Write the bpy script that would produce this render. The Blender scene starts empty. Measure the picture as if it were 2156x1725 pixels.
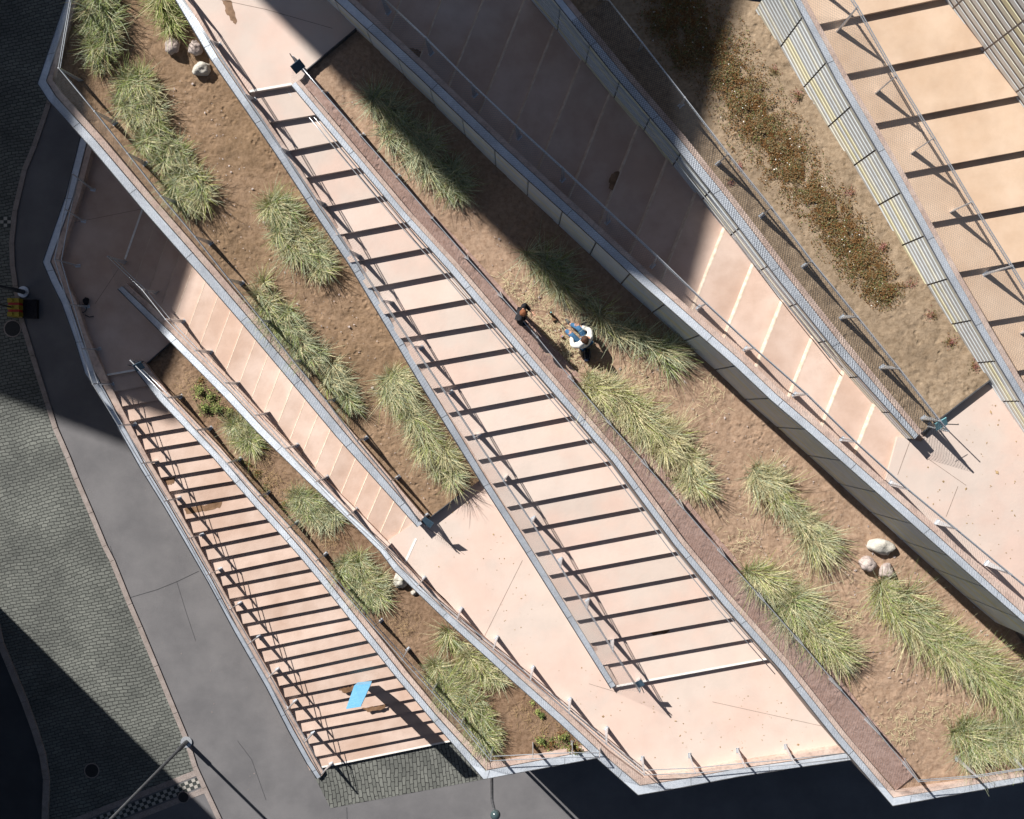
import bpy, bmesh, math, random
from mathutils import Vector, noise
random.seed(7)
SC = bpy.context.scene
COL = SC.collection
H = 40.0; F = 2393.0; CX, CY = 1078.0, 862.5
R = math.radians
# ---------------------------------------------------------------- camera
cd = bpy.data.cameras.new('camera'); cam = bpy.data.objects.new('camera', cd); COL.objects.link(cam)
cam.location = (0, 0, H); cam.rotation_euler = (0, 0, 0)
cd.sensor_fit = 'HORIZONTAL'; cd.sensor_width = 36; cd.lens = 36 * F / 2156
cd.clip_start = 0.5; cd.clip_end = 600
SC.camera = cam
# ---------------------------------------------------------------- light
ELEV = 38.8; AZ = 44.5          # azimuth of travel, degrees below the +x axis
w = bpy.data.worlds.new('World'); SC.world = w; w.use_nodes = True
nt = w.node_tree; bg = nt.nodes['Background']
sky = nt.nodes.new('ShaderNodeTexSky'); sky.sky_type = 'NISHITA'; sky.sun_disc = False
sky.sun_elevation = R(ELEV); sky.sun_rotation = R(-45)
nt.links.new(sky.outputs[0], bg.inputs[0]); bg.inputs[1].default_value = 0.033; SKYB = 1
sd = bpy.data.lights.new('sun', 'SUN'); sd.energy = 5.0; sd.angle = R(0.5); sd.color = (1, .965, .91)
so = bpy.data.objects.new('sun', sd); COL.objects.link(so); so.location = (-30, 30, 60)
TR = Vector((math.cos(R(ELEV)) * math.cos(R(AZ)), -math.cos(R(ELEV)) * math.sin(R(AZ)), -math.sin(R(ELEV))))
so.rotation_euler = TR.to_track_quat('-Z', 'Y').to_euler()
SC.view_settings.view_transform = 'Standard'; SC.view_settings.look = 'None'
SC.view_settings.exposure = 0.65; SC.view_settings.gamma = 1.0
try: SC.view_settings.use_curve_mapping = False
except Exception: pass

# ---------------------------------------------------------------- helpers
def P(x, y, z=0.0):
    k = (H - z) / F
    return Vector(((x - CX) * k, -(y - CY) * k, z))
def px(v):
    k = F / (H - v.z)
    return (CX + v.x * k, CY - v.y * k)
def interp(tab, t):
    if t <= tab[0][0]: a, b = tab[0], tab[1]
    elif t >= tab[-1][0]: a, b = tab[-2], tab[-1]
    else:
        for a, b in zip(tab, tab[1:]):
            if a[0] <= t <= b[0]: break
    f = (t - a[0]) / (b[0] - a[0])
    return a[1] + f * (b[1] - a[1])
def resample(pts, n):
    d = [0]
    for a, b in zip(pts, pts[1:]): d.append(d[-1] + (Vector(b) - Vector(a)).length)
    out = []; j = 0
    for i in range(n):
        t = d[-1] * i / (n - 1)
        while j < len(pts) - 2 and t > d[j + 1]: j += 1
        f = (t - d[j]) / max(1e-9, d[j + 1] - d[j])
        out.append(Vector(pts[j]).lerp(Vector(pts[j + 1]), min(1, f)))
    return out
def nearest(poly, q):
    best = None
    q = Vector(q[:2])
    for a, b in zip(poly, poly[1:]):
        A, B = Vector(a[:2]), Vector(b[:2]); d = B - A
        t = max(0, min(1, (q - A).dot(d) / d.length_squared)); r = A + d * t
        l = (r - q).length
        if best is None or l < best[0]:
            z = a[2] + (b[2] - a[2]) * t if len(a) > 2 else 0
            best = (l, r.x, r.y, z)
    return best[1:]

class MB:
    def __init__(s): s.v = []; s.f = []; s.m = []; s.uv = None
    def quad(s, a, b, c, d, m=0):
        i = len(s.v); s.v += [a, b, c, d]; s.f.append((i, i+1, i+2, i+3)); s.m.append(m)
    def prism(s, top, zb, m=0, mside=None):
        """top: list of Vectors, zb: bottom z (number) or list"""
        if mside is None: mside = m
        n = len(top); i = len(s.v)
        ar = sum(top[k].x*top[(k+1) % n].y - top[(k+1) % n].x*top[k].y for k in range(n))
        if ar < 0: top = top[::-1]
        zbs = [zb]*n if not isinstance(zb, (list, tuple)) else (zb if ar >= 0 else zb[::-1])
        s.v += list(top) + [Vector((p.x, p.y, q)) for p, q in zip(top, zbs)]
        s.f.append(tuple(range(i, i+n))); s.m.append(m)
        s.f.append(tuple(range(i+2*n-1, i+n-1, -1))); s.m.append(mside)
        for k in range(n):
            l = (k+1) % n
            s.f.append((i+k, i+n+k, i+n+l, i+l)); s.m.append(mside)
    def tube(s, pts, r, n=6, m=0, cap=True):
        pts = [Vector(p) for p in pts]
        rs = r if isinstance(r, (list, tuple)) else [r]*len(pts)
        base = len(s.v); 
        for k, p in enumerate(pts):
            d = (pts[min(k+1, len(pts)-1)] - pts[max(k-1, 0)]).normalized()
            u = d.cross(Vector((0, 0, 1)))
            if u.length < 1e-3: u = Vector((1, 0, 0))
            u.normalize(); v = u.cross(d)
            for j in range(n):
                a = 2*math.pi*j/n
                s.v.append(p + (u*math.cos(a) + v*math.sin(a))*rs[k])
        for k in range(len(pts)-1):
            for j in range(n):
                a = base+k*n+j; b = base+k*n+(j+1) % n
                s.f.append((a, b, b+n, a+n)); s.m.append(m)
        if cap:
            s.f.append(tuple(base+j for j in range(n))[::-1]); s.m.append(m)
            s.f.append(tuple(base+(len(pts)-1)*n+j for j in range(n))); s.m.append(m)
    def box(s, c, ax, ay, az, m=0):
        """c centre, half axes"""
        i = len(s.v)
        for sx, sy, sz in ((-1,-1,-1),(1,-1,-1),(1,1,-1),(-1,1,-1),(-1,-1,1),(1,-1,1),(1,1,1),(-1,1,1)):
            s.v.append(c + ax*sx + ay*sy + az*sz)
        for f in ((3,2,1,0),(4,5,6,7),(0,1,5,4),(1,2,6,5),(2,3,7,6),(3,0,4,7)):
            s.f.append(tuple(i+k for k in f)); s.m.append(m)
    def build(s, name, mats, parent=None, smooth=False, fix=False):
        me = bpy.data.meshes.new(name)
        o = bpy.data.objects.new(name, me); COL.objects.link(o)
        off = Vector((0, 0, 0))
        if parent is not None: off = Vector(parent.location)
        me.from_pydata([tuple(v - off) for v in s.v], [], s.f)
        if not isinstance(mats, (list, tuple)): mats = [mats]
        for m in mats: me.materials.append(m)
        me.polygons.foreach_set('material_index', s.m)
        if s.uv:
            ul = me.uv_layers.new(name='UVMap')
            ul.data.foreach_set('uv', s.uv)
        if smooth: me.polygons.foreach_set('use_smooth', [True]*len(s.f))
        me.update()
        if fix:
            bm = bmesh.new(); bm.from_mesh(me); bmesh.ops.recalc_face_normals(bm, faces=bm.faces); bm.to_mesh(me); bm.free()
        if parent is not None: o.parent = parent
        return o
def tag(o, label=None, cat=None, group=None, kind=None):
    if label: o['label'] = label
    if cat: o['category'] = cat
    if group: o['group'] = group
    if kind: o['kind'] = kind
    return o
def thing(name, loc, label, cat, group=None):
    o = bpy.data.objects.new(name, None); COL.objects.link(o); o.location = loc; o.empty_display_size = .3
    bpy.context.view_layer.update()
    return tag(o, label, cat, group)

# ---------------------------------------------------------------- materials
def mat(name, col, rough=.8, metal=0.0, col2=None, scale=2.0, bump=0.0, bscale=40.0, stops=(.35, .65), spec=.3, detail=6, extra=None):
    m = bpy.data.materials.new(name); m.use_nodes = True
    n = m.node_tree.nodes; l = m.node_tree.links; b = n['Principled BSDF']
    b.inputs['Roughness'].default_value = rough; b.inputs['Metallic'].default_value = metal
    b.inputs['Specular IOR Level'].default_value = spec
    b.inputs['Base Color'].default_value = (*col, 1)
    tc = n.new('ShaderNodeTexCoord'); geo = n.new('ShaderNodeNewGeometry')
    pos = geo.outputs['Position']
    if col2:
        t = n.new('ShaderNodeTexNoise'); t.inputs['Scale'].default_value = scale; t.inputs['Detail'].default_value = detail
        t.inputs['Roughness'].default_value = .6
        l.new(pos, t.inputs['Vector'])
        r = n.new('ShaderNodeValToRGB'); r.color_ramp.elements[0].position = stops[0]; r.color_ramp.elements[1].position = stops[1]
        r.color_ramp.elements[0].color = (*col, 1); r.color_ramp.elements[1].color = (*col2, 1)
        l.new(t.outputs['Fac'], r.inputs[0]); l.new(r.outputs[0], b.inputs['Base Color'])
        m['_c'] = 1
        if extra:
            # second layer: fine speckle darkening/lightening
            t2 = n.new('ShaderNodeTexNoise'); t2.inputs['Scale'].default_value = extra[0]; t2.inputs['Detail'].default_value = 3
            l.new(pos, t2.inputs['Vector'])
            r2 = n.new('ShaderNodeValToRGB'); r2.color_ramp.elements[0].position = extra[2]; r2.color_ramp.elements[1].position = extra[3]
            r2.color_ramp.elements[0].color = (extra[1],)*3 + (1,); r2.color_ramp.elements[1].color = (1, 1, 1, 1)
            l.new(t2.outputs['Fac'], r2.inputs[0])
            mx = n.new('ShaderNodeMix'); mx.data_type = 'RGBA'; mx.blend_type = 'MULTIPLY'; mx.inputs[0].default_value = 1
            l.new(r.outputs[0], mx.inputs[6]); l.new(r2.outputs[0], mx.inputs[7]); l.new(mx.outputs[2], b.inputs['Base Color'])
    if bump:
        t = n.new('ShaderNodeTexNoise'); t.inputs['Scale'].default_value = bscale; t.inputs['Detail'].default_value = 4
        l.new(pos, t.inputs['Vector'])
        bu = n.new('ShaderNodeBump'); bu.inputs['Strength'].default_value = 1; bu.inputs['Distance'].default_value = bump
        l.new(t.outputs['Fac'], bu.inputs['Height']); l.new(bu.outputs[0], b.inputs['Normal'])
    return m
M = {}
M['conc'] = mat('pink_concrete', (.51, .36, .285), .85, col2=(.60, .465, .395), scale=.55, bump=.004, bscale=14, stops=(.38, .66), extra=(2.2, .93, .30, .6))
M['conc_g'] = mat('pale_landing_concrete', (.63, .475, .405), .85, col2=(.595, .495, .435), scale=.5, bump=.003, bscale=10, stops=(.40, .58), extra=(1.6, .93, .30, .6))
M['conc_e'] = mat('tan_concrete', (.52, .37, .26), .85, col2=(.60, .45, .335), scale=.9, bump=.003, bscale=12, extra=(2.0, .93, .30, .6))
M['curb'] = mat('curb_concrete', (.50, .36, .30), .85, col2=(.61, .48, .41), scale=1.6, bump=.003, bscale=20, extra=(9.0, .8, .36, .52))
M['wall'] = mat('grey_concrete_wall', (.26, .22, .20), .9, col2=(.34, .30, .27), scale=1.3, bump=.003, bscale=20)
M['galv'] = mat('galvanised_steel', (.55, .60, .67), .5, .3, col2=(.67, .71, .77), scale=14, spec=.5, extra=(1.5, .82, .35, .6))
M['steel'] = mat('grey_steel', (.50, .53, .57), .35, .6, col2=(.64, .66, .69), scale=20, spec=.5)
M['dsteel'] = mat('dark_steel', (.06, .065, .07), .5, .4, col2=(.12, .12, .13), scale=12)
M['nosing'] = mat('pale_nosing_paint', (.80, .77, .73), .6, col2=(.70, .66, .62), scale=8)
M['asph'] = mat('asphalt', (.132, .128, .134), .9, col2=(.172, .166, .171), scale=.8, bump=.004, bscale=90, extra=(55.0, .78, .38, .6))
M['asph2'] = mat('dark_asphalt', (.045, .045, .05), .9, col2=(.06, .06, .065), scale=1, bump=.004, bscale=90)
M['kerb'] = mat('granite_kerb', (.26, .215, .195), .85, col2=(.34, .29, .27), scale=4, bump=.003, bscale=60, extra=(40.0, .7, .4, .6))
M['p_beige'] = mat('panel_beige', (.66, .65, .55), .5, .1, col2=(.72, .71, .63), scale=3, spec=.5)
M['p_yel'] = mat('panel_pale_yellow', (.70, .66, .44), .5, .1, col2=(.75, .71, .52), scale=3, spec=.5)
M['p_grey'] = mat('panel_grey', (.60, .63, .64), .45, .2, col2=(.68, .71, .72), scale=3, spec=.5)
M['blue'] = mat('sky_blue_paint', (.12, .42, .70), .35, col2=(.16, .47, .74), scale=5)
M['cyan'] = mat('pale_cyan_paint', (.25, .58, .62), .4, col2=(.33, .65, .68), scale=20)
M['navy'] = mat('dark_blue_sign', (.03, .06, .09), .5, col2=(.05, .08, .11), scale=10)
M['black'] = mat('black_cloth', (.010, .010, .013), .9, col2=(.022, .022, .028), scale=12)
M['skin'] = mat('skin', (.55, .30, .20), .6, col2=(.60, .34, .24), scale=20)
M['hair'] = mat('auburn_hair', (.13, .045, .018), .7, col2=(.26, .10, .045), scale=60)
M['hair2'] = mat('brown_hair', (.035, .016, .010), .7, col2=(.09, .04, .02), scale=60)
M['white'] = mat('white_cloth', (.74, .72, .68), .9, col2=(.82, .80, .77), scale=14)
M['denim'] = mat('blue_denim', (.035, .10, .20), .9, col2=(.06, .16, .29), scale=18)
M['lblue'] = mat('pale_blue_cloth', (.25, .32, .60), .9, col2=(.3, .38, .65), scale=18)
M['glass'] = mat('green_glass', (.008, .012, .008), .15, col2=(.012, .02, .012), scale=9, spec=.6)
M['red'] = mat('red_paint', (.45, .03, .03), .4, col2=(.5, .05, .04), scale=9)
M['yellow'] = mat('yellow_paint', (.36, .27, .03), .5, col2=(.30, .22, .025), scale=9)
M['rock1'] = mat('pinkish_granite', (.44, .35, .32), .9, col2=(.58, .50, .46), scale=9, bump=.01, bscale=18, extra=(60.0, .6, .4, .6))
M['rock2'] = mat('pale_granite', (.50, .47, .41), .9, col2=(.64, .60, .54), scale=7, bump=.01, bscale=18, extra=(60.0, .7, .4, .6))
M['iron'] = mat('cast_iron', (.03, .03, .032), .7, .3, col2=(.05, .05, .052), scale=30)
M['globe'] = mat('dark_globe_glass', (.05, .075, .08), .15, col2=(.06, .09, .095), scale=5, spec=.6)
M['tower'] = mat('tower_render', (.30, .27, .24), .9, col2=(.34, .31, .28), scale=.5)
M['window'] = mat('window_glass', (.03, .04, .05), .1, col2=(.04, .05, .06), scale=1, spec=.6)
M['rust'] = mat('wet_brown_stain', (.13, .07, .035), .6, col2=(.24, .14, .08), scale=6)
M['pstain'] = mat('dry_pale_stain', (.55, .47, .40), .9, col2=(.60, .52, .45), scale=6)
M['stem'] = mat('dry_stem', (.30, .20, .10), .9, col2=(.40, .28, .15), scale=20)
M['flower'] = mat('white_petal', (.75, .72, .66), .8, col2=(.8, .78, .72), scale=20)

def leafmat(name, c1, c2, tr=.25):
    m = mat(name, tuple(v*.72 for v in c1), .7, col2=tuple(v*1.12 for v in c2), scale=22, spec=.25, stops=(.36, .62))
    n = m.node_tree.nodes; l = m.node_tree.links; b = n['Principled BSDF']
    out = n['Material Output']; t = n.new('ShaderNodeBsdfTranslucent'); mx = n.new('ShaderNodeMixShader')
    mx.inputs[0].default_value = tr
    src = b.inputs['Base Color'].links[0].from_socket
    l.new(src, t.inputs[0]); l.new(b.outputs[0], mx.inputs[1]); l.new(t.outputs[0], mx.inputs[2]); l.new(mx.outputs[0], out.inputs[0])
    return m
M['g1'] = leafmat('grass_green', (.20, .27, .08), (.34, .41, .15))
M['g2'] = leafmat('grass_grey_green', (.27, .31, .20), (.50, .54, .37))
M['g3'] = leafmat('grass_straw', (.56, .51, .28), (.72, .66, .42))
M['g5'] = leafmat('grass_dead', (.22, .15, .08), (.36, .27, .15))
M['g4'] = leafmat('grass_yellow_green', (.33, .39, .09), (.48, .52, .18))
M['lf1'] = leafmat('leaf_green', (.085, .12, .035), (.16, .20, .06))
M['lf2'] = leafmat('leaf_olive', (.11, .09, .04), (.22, .19, .09))
M['lf3'] = leafmat('leaf_rust', (.15, .07, .025), (.26, .14, .05))
M['lf4'] = leafmat('leaf_pink', (.30, .13, .11), (.38, .18, .15))

def slabtone(m, lo=.9, hi=1.04):
    n = m.node_tree.nodes; l = m.node_tree.links; b = n['Principled BSDF']
    src = b.inputs['Base Color'].links[0].from_socket
    oi = n.new('ShaderNodeObjectInfo'); mr = n.new('ShaderNodeMapRange'); mr.inputs[3].default_value = lo; mr.inputs[4].default_value = hi
    l.new(oi.outputs['Random'], mr.inputs[0])
    vm = n.new('ShaderNodeVectorMath'); vm.operation = 'SCALE'; l.new(src, vm.inputs[0]); l.new(mr.outputs[0], vm.inputs[3]); l.new(vm.outputs[0], b.inputs['Base Color'])
for k_ in ('conc', 'conc_g', 'conc_e'): slabtone(M[k_])
def soilmat(name, c1, c2, c3):
    m = mat(name, c1, .95, col2=c2, scale=.5, spec=.1)
    n = m.node_tree.nodes; l = m.node_tree.links; b = n['Principled BSDF']
    geo = [x for x in n if x.bl_idname == 'ShaderNodeNewGeometry'][0]; pos = geo.outputs['Position']
    src = b.inputs['Base Color'].links[0].from_socket
    t = n.new('ShaderNodeTexNoise'); t.inputs['Scale'].default_value = 9; t.inputs['Detail'].default_value = 8; t.inputs['Roughness'].default_value = .7
    l.new(pos, t.inputs['Vector'])
    r = n.new('ShaderNodeValToRGB'); r.color_ramp.elements[0].position = .42; r.color_ramp.elements[1].position = .66
    r.color_ramp.elements[0].color = (1, 1, 1, 1); r.color_ramp.elements[1].color = (*c3, 1)
    l.new(t.outputs['Fac'], r.inputs[0])
    mx = n.new('ShaderNodeMix'); mx.data_type = 'RGBA'; mx.blend_type = 'MULTIPLY'; mx.inputs[0].default_value = 1
    l.new(src, mx.inputs[6]); l.new(r.outputs[0], mx.inputs[7]); l.new(mx.outputs[2], b.inputs['Base Color'])
    v = n.new('ShaderNodeTexVoronoi'); v.feature = 'SMOOTH_F1'; v.inputs['Scale'].default_value = 6.5; v.inputs['Smoothness'].default_value = .35
    nz = n.new('ShaderNodeTexNoise'); nz.inputs['Scale'].default_value = 3.5; l.new(pos, nz.inputs['Vector'])
    mix = n.new('ShaderNodeMix'); mix.data_type = 'VECTOR'; mix.inputs[0].default_value = .15
    l.new(pos, mix.inputs[4]); l.new(nz.outputs['Color'], mix.inputs[5]); l.new(mix.outputs[1], v.inputs['Vector'])
    rr = n.new('ShaderNodeValToRGB'); rr.color_ramp.elements[0].position = .12; rr.color_ramp.elements[1].position = .42
    l.new(v.outputs['Distance'], rr.inputs[0])
    mk = n.new('ShaderNodeTexNoise'); mk.inputs['Scale'].default_value = 1.1; mk.inputs['Detail'].default_value = 3; l.new(pos, mk.inputs['Vector'])
    mr = n.new('ShaderNodeValToRGB'); mr.color_ramp.elements[0].position = .42; mr.color_ramp.elements[1].position = .62; l.new(mk.outputs['Fac'], mr.inputs[0])
    pm = n.new('ShaderNodeMath'); pm.operation = 'MULTIPLY'; l.new(rr.outputs[0], pm.inputs[0]); l.new(mr.outputs[0], pm.inputs[1])
    add = n.new('ShaderNodeMath'); add.operation = 'MULTIPLY_ADD'; add.inputs[1].default_value = .95
    l.new(t.outputs['Fac'], add.inputs[0]); l.new(pm.outputs[0], add.inputs[2])
    bu = n.new('ShaderNodeBump'); bu.inputs['Distance'].default_value = .028; bu.inputs['Strength'].default_value = .9
    l.new(add.outputs[0], bu.inputs['Height']); l.new(bu.outputs[0], b.inputs['Normal'])
    return m
M['soil0'] = soilmat('sandy_soil_brown', (.255, .172, .108), (.325, .22, .145), (.66, .63, .58))
M['soil2'] = soilmat('sandy_soil_reddish', (.34, .235, .165), (.395, .275, .195), (.68, .64, .60))
M['soil3'] = soilmat('sandy_soil_tan', (.275, .205, .14), (.33, .25, .175), (.64, .61, .57))
M['soil1'] = soilmat('sandy_soil_dark', (.19, .12, .078), (.27, .185, .125), (.58, .55, .50))
M['gravel'] = soilmat('brown_gravel_channel', (.33, .22, .185), (.40, .28, .24), (.72, .67, .62))

def brickmat(name, rot, bw, bh, c1, c2, mortar, ms):
    m = bpy.data.materials.new(name); m.use_nodes = True
    n = m.node_tree.nodes; l = m.node_tree.links; b = n['Principled BSDF']; b.inputs['Roughness'].default_value = .8
    geo = n.new('ShaderNodeNewGeometry'); mp = n.new('ShaderNodeMapping'); mp.inputs['Rotation'].default_value = (0, 0, R(rot))
    wn = n.new('ShaderNodeTexNoise'); wn.inputs['Scale'].default_value = .35; l.new(geo.outputs['Position'], wn.inputs['Vector'])
    wm = n.new('ShaderNodeMix'); wm.data_type = 'VECTOR'; wm.blend_type = 'MIX' if hasattr(wm, 'blend_type') else wm.blend_type
    sc = n.new('ShaderNodeVectorMath'); sc.operation = 'MULTIPLY_ADD'; sc.inputs[1].default_value = (.5, .5, 0)
    l.new(wn.outputs['Color'], sc.inputs[0]); l.new(geo.outputs['Position'], sc.inputs[2])
    fn = n.new('ShaderNodeTexNoise'); fn.inputs['Scale'].default_value = 5; l.new(geo.outputs['Position'], fn.inputs['Vector'])
    sc2 = n.new('ShaderNodeVectorMath'); sc2.operation = 'MULTIPLY_ADD'; sc2.inputs[1].default_value = (.08, .08, 0)
    l.new(fn.outputs['Color'], sc2.inputs[0]); l.new(sc.outputs[0], sc2.inputs[2]); l.new(sc2.outputs[0], mp.inputs[0])
    t = n.new('ShaderNodeTexBrick'); l.new(mp.outputs[0], t.inputs['Vector'])
    t.inputs['Scale'].default_value = 1; t.inputs['Brick Width'].default_value = bw; t.inputs['Row Height'].default_value = bh
    t.inputs['Mortar Size'].default_value = ms; t.inputs['Mortar Smooth'].default_value = .3
    t.inputs['Color1'].default_value = (*c1, 1); t.inputs['Color2'].default_value = (*c2, 1); t.inputs['Mortar'].default_value = (*mortar, 1)
    ln = n.new('ShaderNodeTexNoise'); ln.inputs['Scale'].default_value = .7; ln.inputs['Detail'].default_value = 5; l.new(geo.outputs['Position'], ln.inputs['Vector'])
    r = n.new('ShaderNodeValToRGB'); r.color_ramp.elements[0].position = .3; r.color_ramp.elements[1].position = .7
    r.color_ramp.elements[0].color = (.66, .66, .66, 1); r.color_ramp.elements[1].color = (1.15, 1.14, 1.12, 1); l.new(ln.outputs['Fac'], r.inputs[0])
    mx = n.new('ShaderNodeMix'); mx.data_type = 'RGBA'; mx.blend_type = 'MULTIPLY'; mx.inputs[0].default_value = 1
    l.new(t.outputs['Color'], mx.inputs[6]); l.new(r.outputs[0], mx.inputs[7]); l.new(mx.outputs[2], b.inputs['Base Color'])
    bu = n.new('ShaderNodeBump'); bu.invert = True; bu.inputs['Distance'].default_value = .02
    l.new(t.outputs['Fac'], bu.inputs['Height']); l.new(bu.outputs[0], b.inputs['Normal'])
    return m
M['sett'] = brickmat('granite_setts', -13, .235, .112, (.105, .112, .102), (.15, .157, .143), (.035, .037, .035), .013)
M['brick'] = brickmat('stone_paving', 82, .30, .13, (.11, .115, .105), (.165, .17, .155), (.022, .022, .022), .012)

def meshmat(name, cell, frac, col):
    m = bpy.data.materials.new(name); m.use_nodes = True
    n = m.node_tree.nodes; l = m.node_tree.links; b = n['Principled BSDF']
    b.inputs['Base Color'].default_value = (*col, 1); b.inputs['Metallic'].default_value = .4; b.inputs['Roughness'].default_value = .5
    uv = n.new('ShaderNodeUVMap'); sp = n.new('ShaderNodeSeparateXYZ'); l.new(uv.outputs[0], sp.inputs[0])
    fs = []
    for sgn in (1, -1):
        a = n.new('ShaderNodeMath'); a.operation = 'MULTIPLY_ADD'; a.inputs[1].default_value = sgn*1.6
        l.new(sp.outputs[1], a.inputs[0]); l.new(sp.outputs[0], a.inputs[2])
        c = n.new('ShaderNodeMath'); c.operation = 'DIVIDE'; c.inputs[1].default_value = cell; l.new(a.outputs[0], c.inputs[0])
        f = n.new('ShaderNodeMath'); f.operation = 'FRACT'; l.new(c.outputs[0], f.inputs[0])
        g = n.new('ShaderNodeMath'); g.operation = 'LESS_THAN'; g.inputs[1].default_value = frac; l.new(f.outputs[0], g.inputs[0])
        fs.append(g)
    mx = n.new('ShaderNodeMath'); mx.operation = 'MAXIMUM'; l.new(fs[0].outputs[0], mx.inputs[0]); l.new(fs[1].outputs[0], mx.inputs[1])
    tr = n.new('ShaderNodeBsdfTransparent'); ms = n.new('ShaderNodeMixShader')
    l.new(mx.outputs[0], ms.inputs[0]); l.new(tr.outputs[0], ms.inputs[1]); l.new(b.outputs[0], ms.inputs[2])
    l.new(ms.outputs[0], n['Material Output'].inputs[0])
    return m
M['net'] = meshmat('wire_mesh', .085, .07, (.20, .21, .23))
M['netd'] = meshmat('dense_wire_mesh', .085, .14, (.06, .062, .07))

# ---------------------------------------------------------------- heights
L1, L2, L3, L4 = 4.2, 5.4, 9.15, 11.3
zP0 = lambda x, y: 7.5 + (170 - y)*.0022
zP1 = lambda x, y: 4.1 + max(0, (y - 745))/825*1.05
zP2 = lambda x, y: 9.0 - max(0, y - 100)/1550*1.05
zP3 = lambda x, y: 11.3 + y/880*.13

# ================================================================ STREET
def flat(name, pts, z, m, kind='structure', zb=None, label=None, cat=None):
    mb = MB(); mb.prism([P(x, y, z) for x, y in pts], zb if zb is not None else z-.003, 0)
    o = mb.build(name, m)
    tag(o, label, cat, kind=kind); return o
mb = MB(); mb.prism([Vector((-150, -150, 0)), Vector((150, -150, 0)), Vector((150, 150, 0)), Vector((-150, 150, 0))], -.5)
tag(mb.build('street_ground', M['asph']), kind='structure')
kl = [(180, -250), (135, 60), (102, 218), (72, 307), (51, 358), (31, 444), (24, 512), (26, 560), (32, 602), (44, 670), (68, 749), (99, 848), (116, 902), (143, 964), (160, 1008), (191, 1080), (220, 1150), (236, 1181), (273, 1273), (294, 1321), (328, 1403), (369, 1502), (393, 1560), (410, 1615), (430, 1659), (461, 1725), (520, 1850)]
kl2 = [(-60, 1100), (-20, 1260), (0, 1355), (20, 1403), (51, 1478), (72, 1536), (89, 1590), (97, 1642), (94, 1725), (85, 1850)]
# sett paving between the two kerbs
flat('sett_paving', kl[:22] + [(405, 1600), (412, 1622), (355, 1650), (100, 1745), (93, 1700), (97, 1642), (89, 1590), (72, 1536), (51, 1478), (20, 1403), (0, 1355), (-20, 1260), (-60, 1100), (-200, 700), (-200, -250)], .006, M['sett'])
flat('dark_road', kl2 + [(-300, 1850), (-300, 1100)], .007, M['asph2'])
def kerb(name, pl, wd, h, label=None):
    w0 = [P(x, y, h) for x, y in pl]; mb = MB()
    L, Rr = [], []
    for i, p in enumerate(w0):
        d = (w0[min(i+1, len(w0)-1)] - w0[max(i-1, 0)]).normalized(); nrm = Vector((d.y, -d.x, 0))
        L.append(p - nrm*wd/2); Rr.append(p + nrm*wd/2)
    for i in range(len(w0)-1):
        # individual kerb stones ~1 m, small joints
        n = max(1, int((w0[i+1]-w0[i]).length/1.0))
        for k in range(n):
            a, b = (k+.006)/n, (k+.994)/n
            mb.prism([L[i].lerp(L[i+1], a), L[i].lerp(L[i+1], b), Rr[i].lerp(Rr[i+1], b), Rr[i].lerp(Rr[i+1], a)], -.1)
    return tag(mb.build(name, M['kerb']), kind='structure')
kerb('street_kerb', kl, .17, .05); kerb('road_kerb', kl2, .22, .10)
# checker band
a0, a1 = P(417, 1636, .012), P(150, 1742, .012)
d = (a1-a0); n = int(d.length/.13); dv = d/n; nv = Vector((-d.y, d.x, 0)).normalized()*.12
mb = MB()
for i in range(n):
    for j in range(3):
        q = a0 + dv*i + nv*j
        mb.quad(q+dv*.03, q+dv*.97, q+dv*.97+nv*.93, q+dv*.03+nv*.93, (i+j) % 2)
tag(mb.build('checkered_setts', [mat('dark_sett', (.03, .035, .035), .7, col2=(.05, .055, .05), scale=20), mat('pale_sett', (.30, .28, .25), .8, col2=(.38, .36, .33), scale=20)], fix=True), kind='structure')
for off in (-.26, .42):
    q0, q1 = a0 + nv.normalized()*off, a1 + nv.normalized()*off
    nn = nv.normalized()*.20
    mb = MB(); mb.prism([q0, q1, q1+nn, q0+nn], 0.0); tag(mb.build('granite_band', M['kerb']), kind='structure')
mb = MB()
for i in range(4):
    for j in range(3):
        q = P(0, 457, .012) + Vector((i*.13, -j*.12, 0)); mb.quad(q, q+Vector((0, -.11, 0)), q+Vector((.12, -.11, 0)), q+Vector((.12, 0, 0)), (i+j) % 2)
tag(mb.build('checkered_setts', [bpy.data.materials['dark_sett'], bpy.data.materials['pale_sett']], fix=True), kind='structure')
# stone paving at the foot of the lower stair
flat('stone_paving', [(655, 1622), (700, 1560), (960, 1520), (1060, 1590), (1024, 1640), (696, 1702)], .008, M['brick'])
# asphalt joints
def crack(pts, wd=.02, z=.006):
    mb = MB(); q = [P(x, y, z) for x, y in pts]
    for a, b in zip(q, q[1:]):
        n = (b-a).normalized(); n = Vector((n.y, -n.x, 0))*wd/2; mb.quad(a-n, b-n, b+n, a+n)
    return tag(mb.build('asphalt_joint', M['asph2'], fix=True), kind='structure')
crack([(275, 1258), (330, 1242), (372, 1225), (418, 1203)])
crack([(372, 1225), (392, 1290), (412, 1350)], .012); crack([(500, 1560), (530, 1600), (560, 1685)], .014)
crack([(730, 1700), (732, 1760)], .02); crack([(232, 1150), (262, 1250)], .012)
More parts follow.
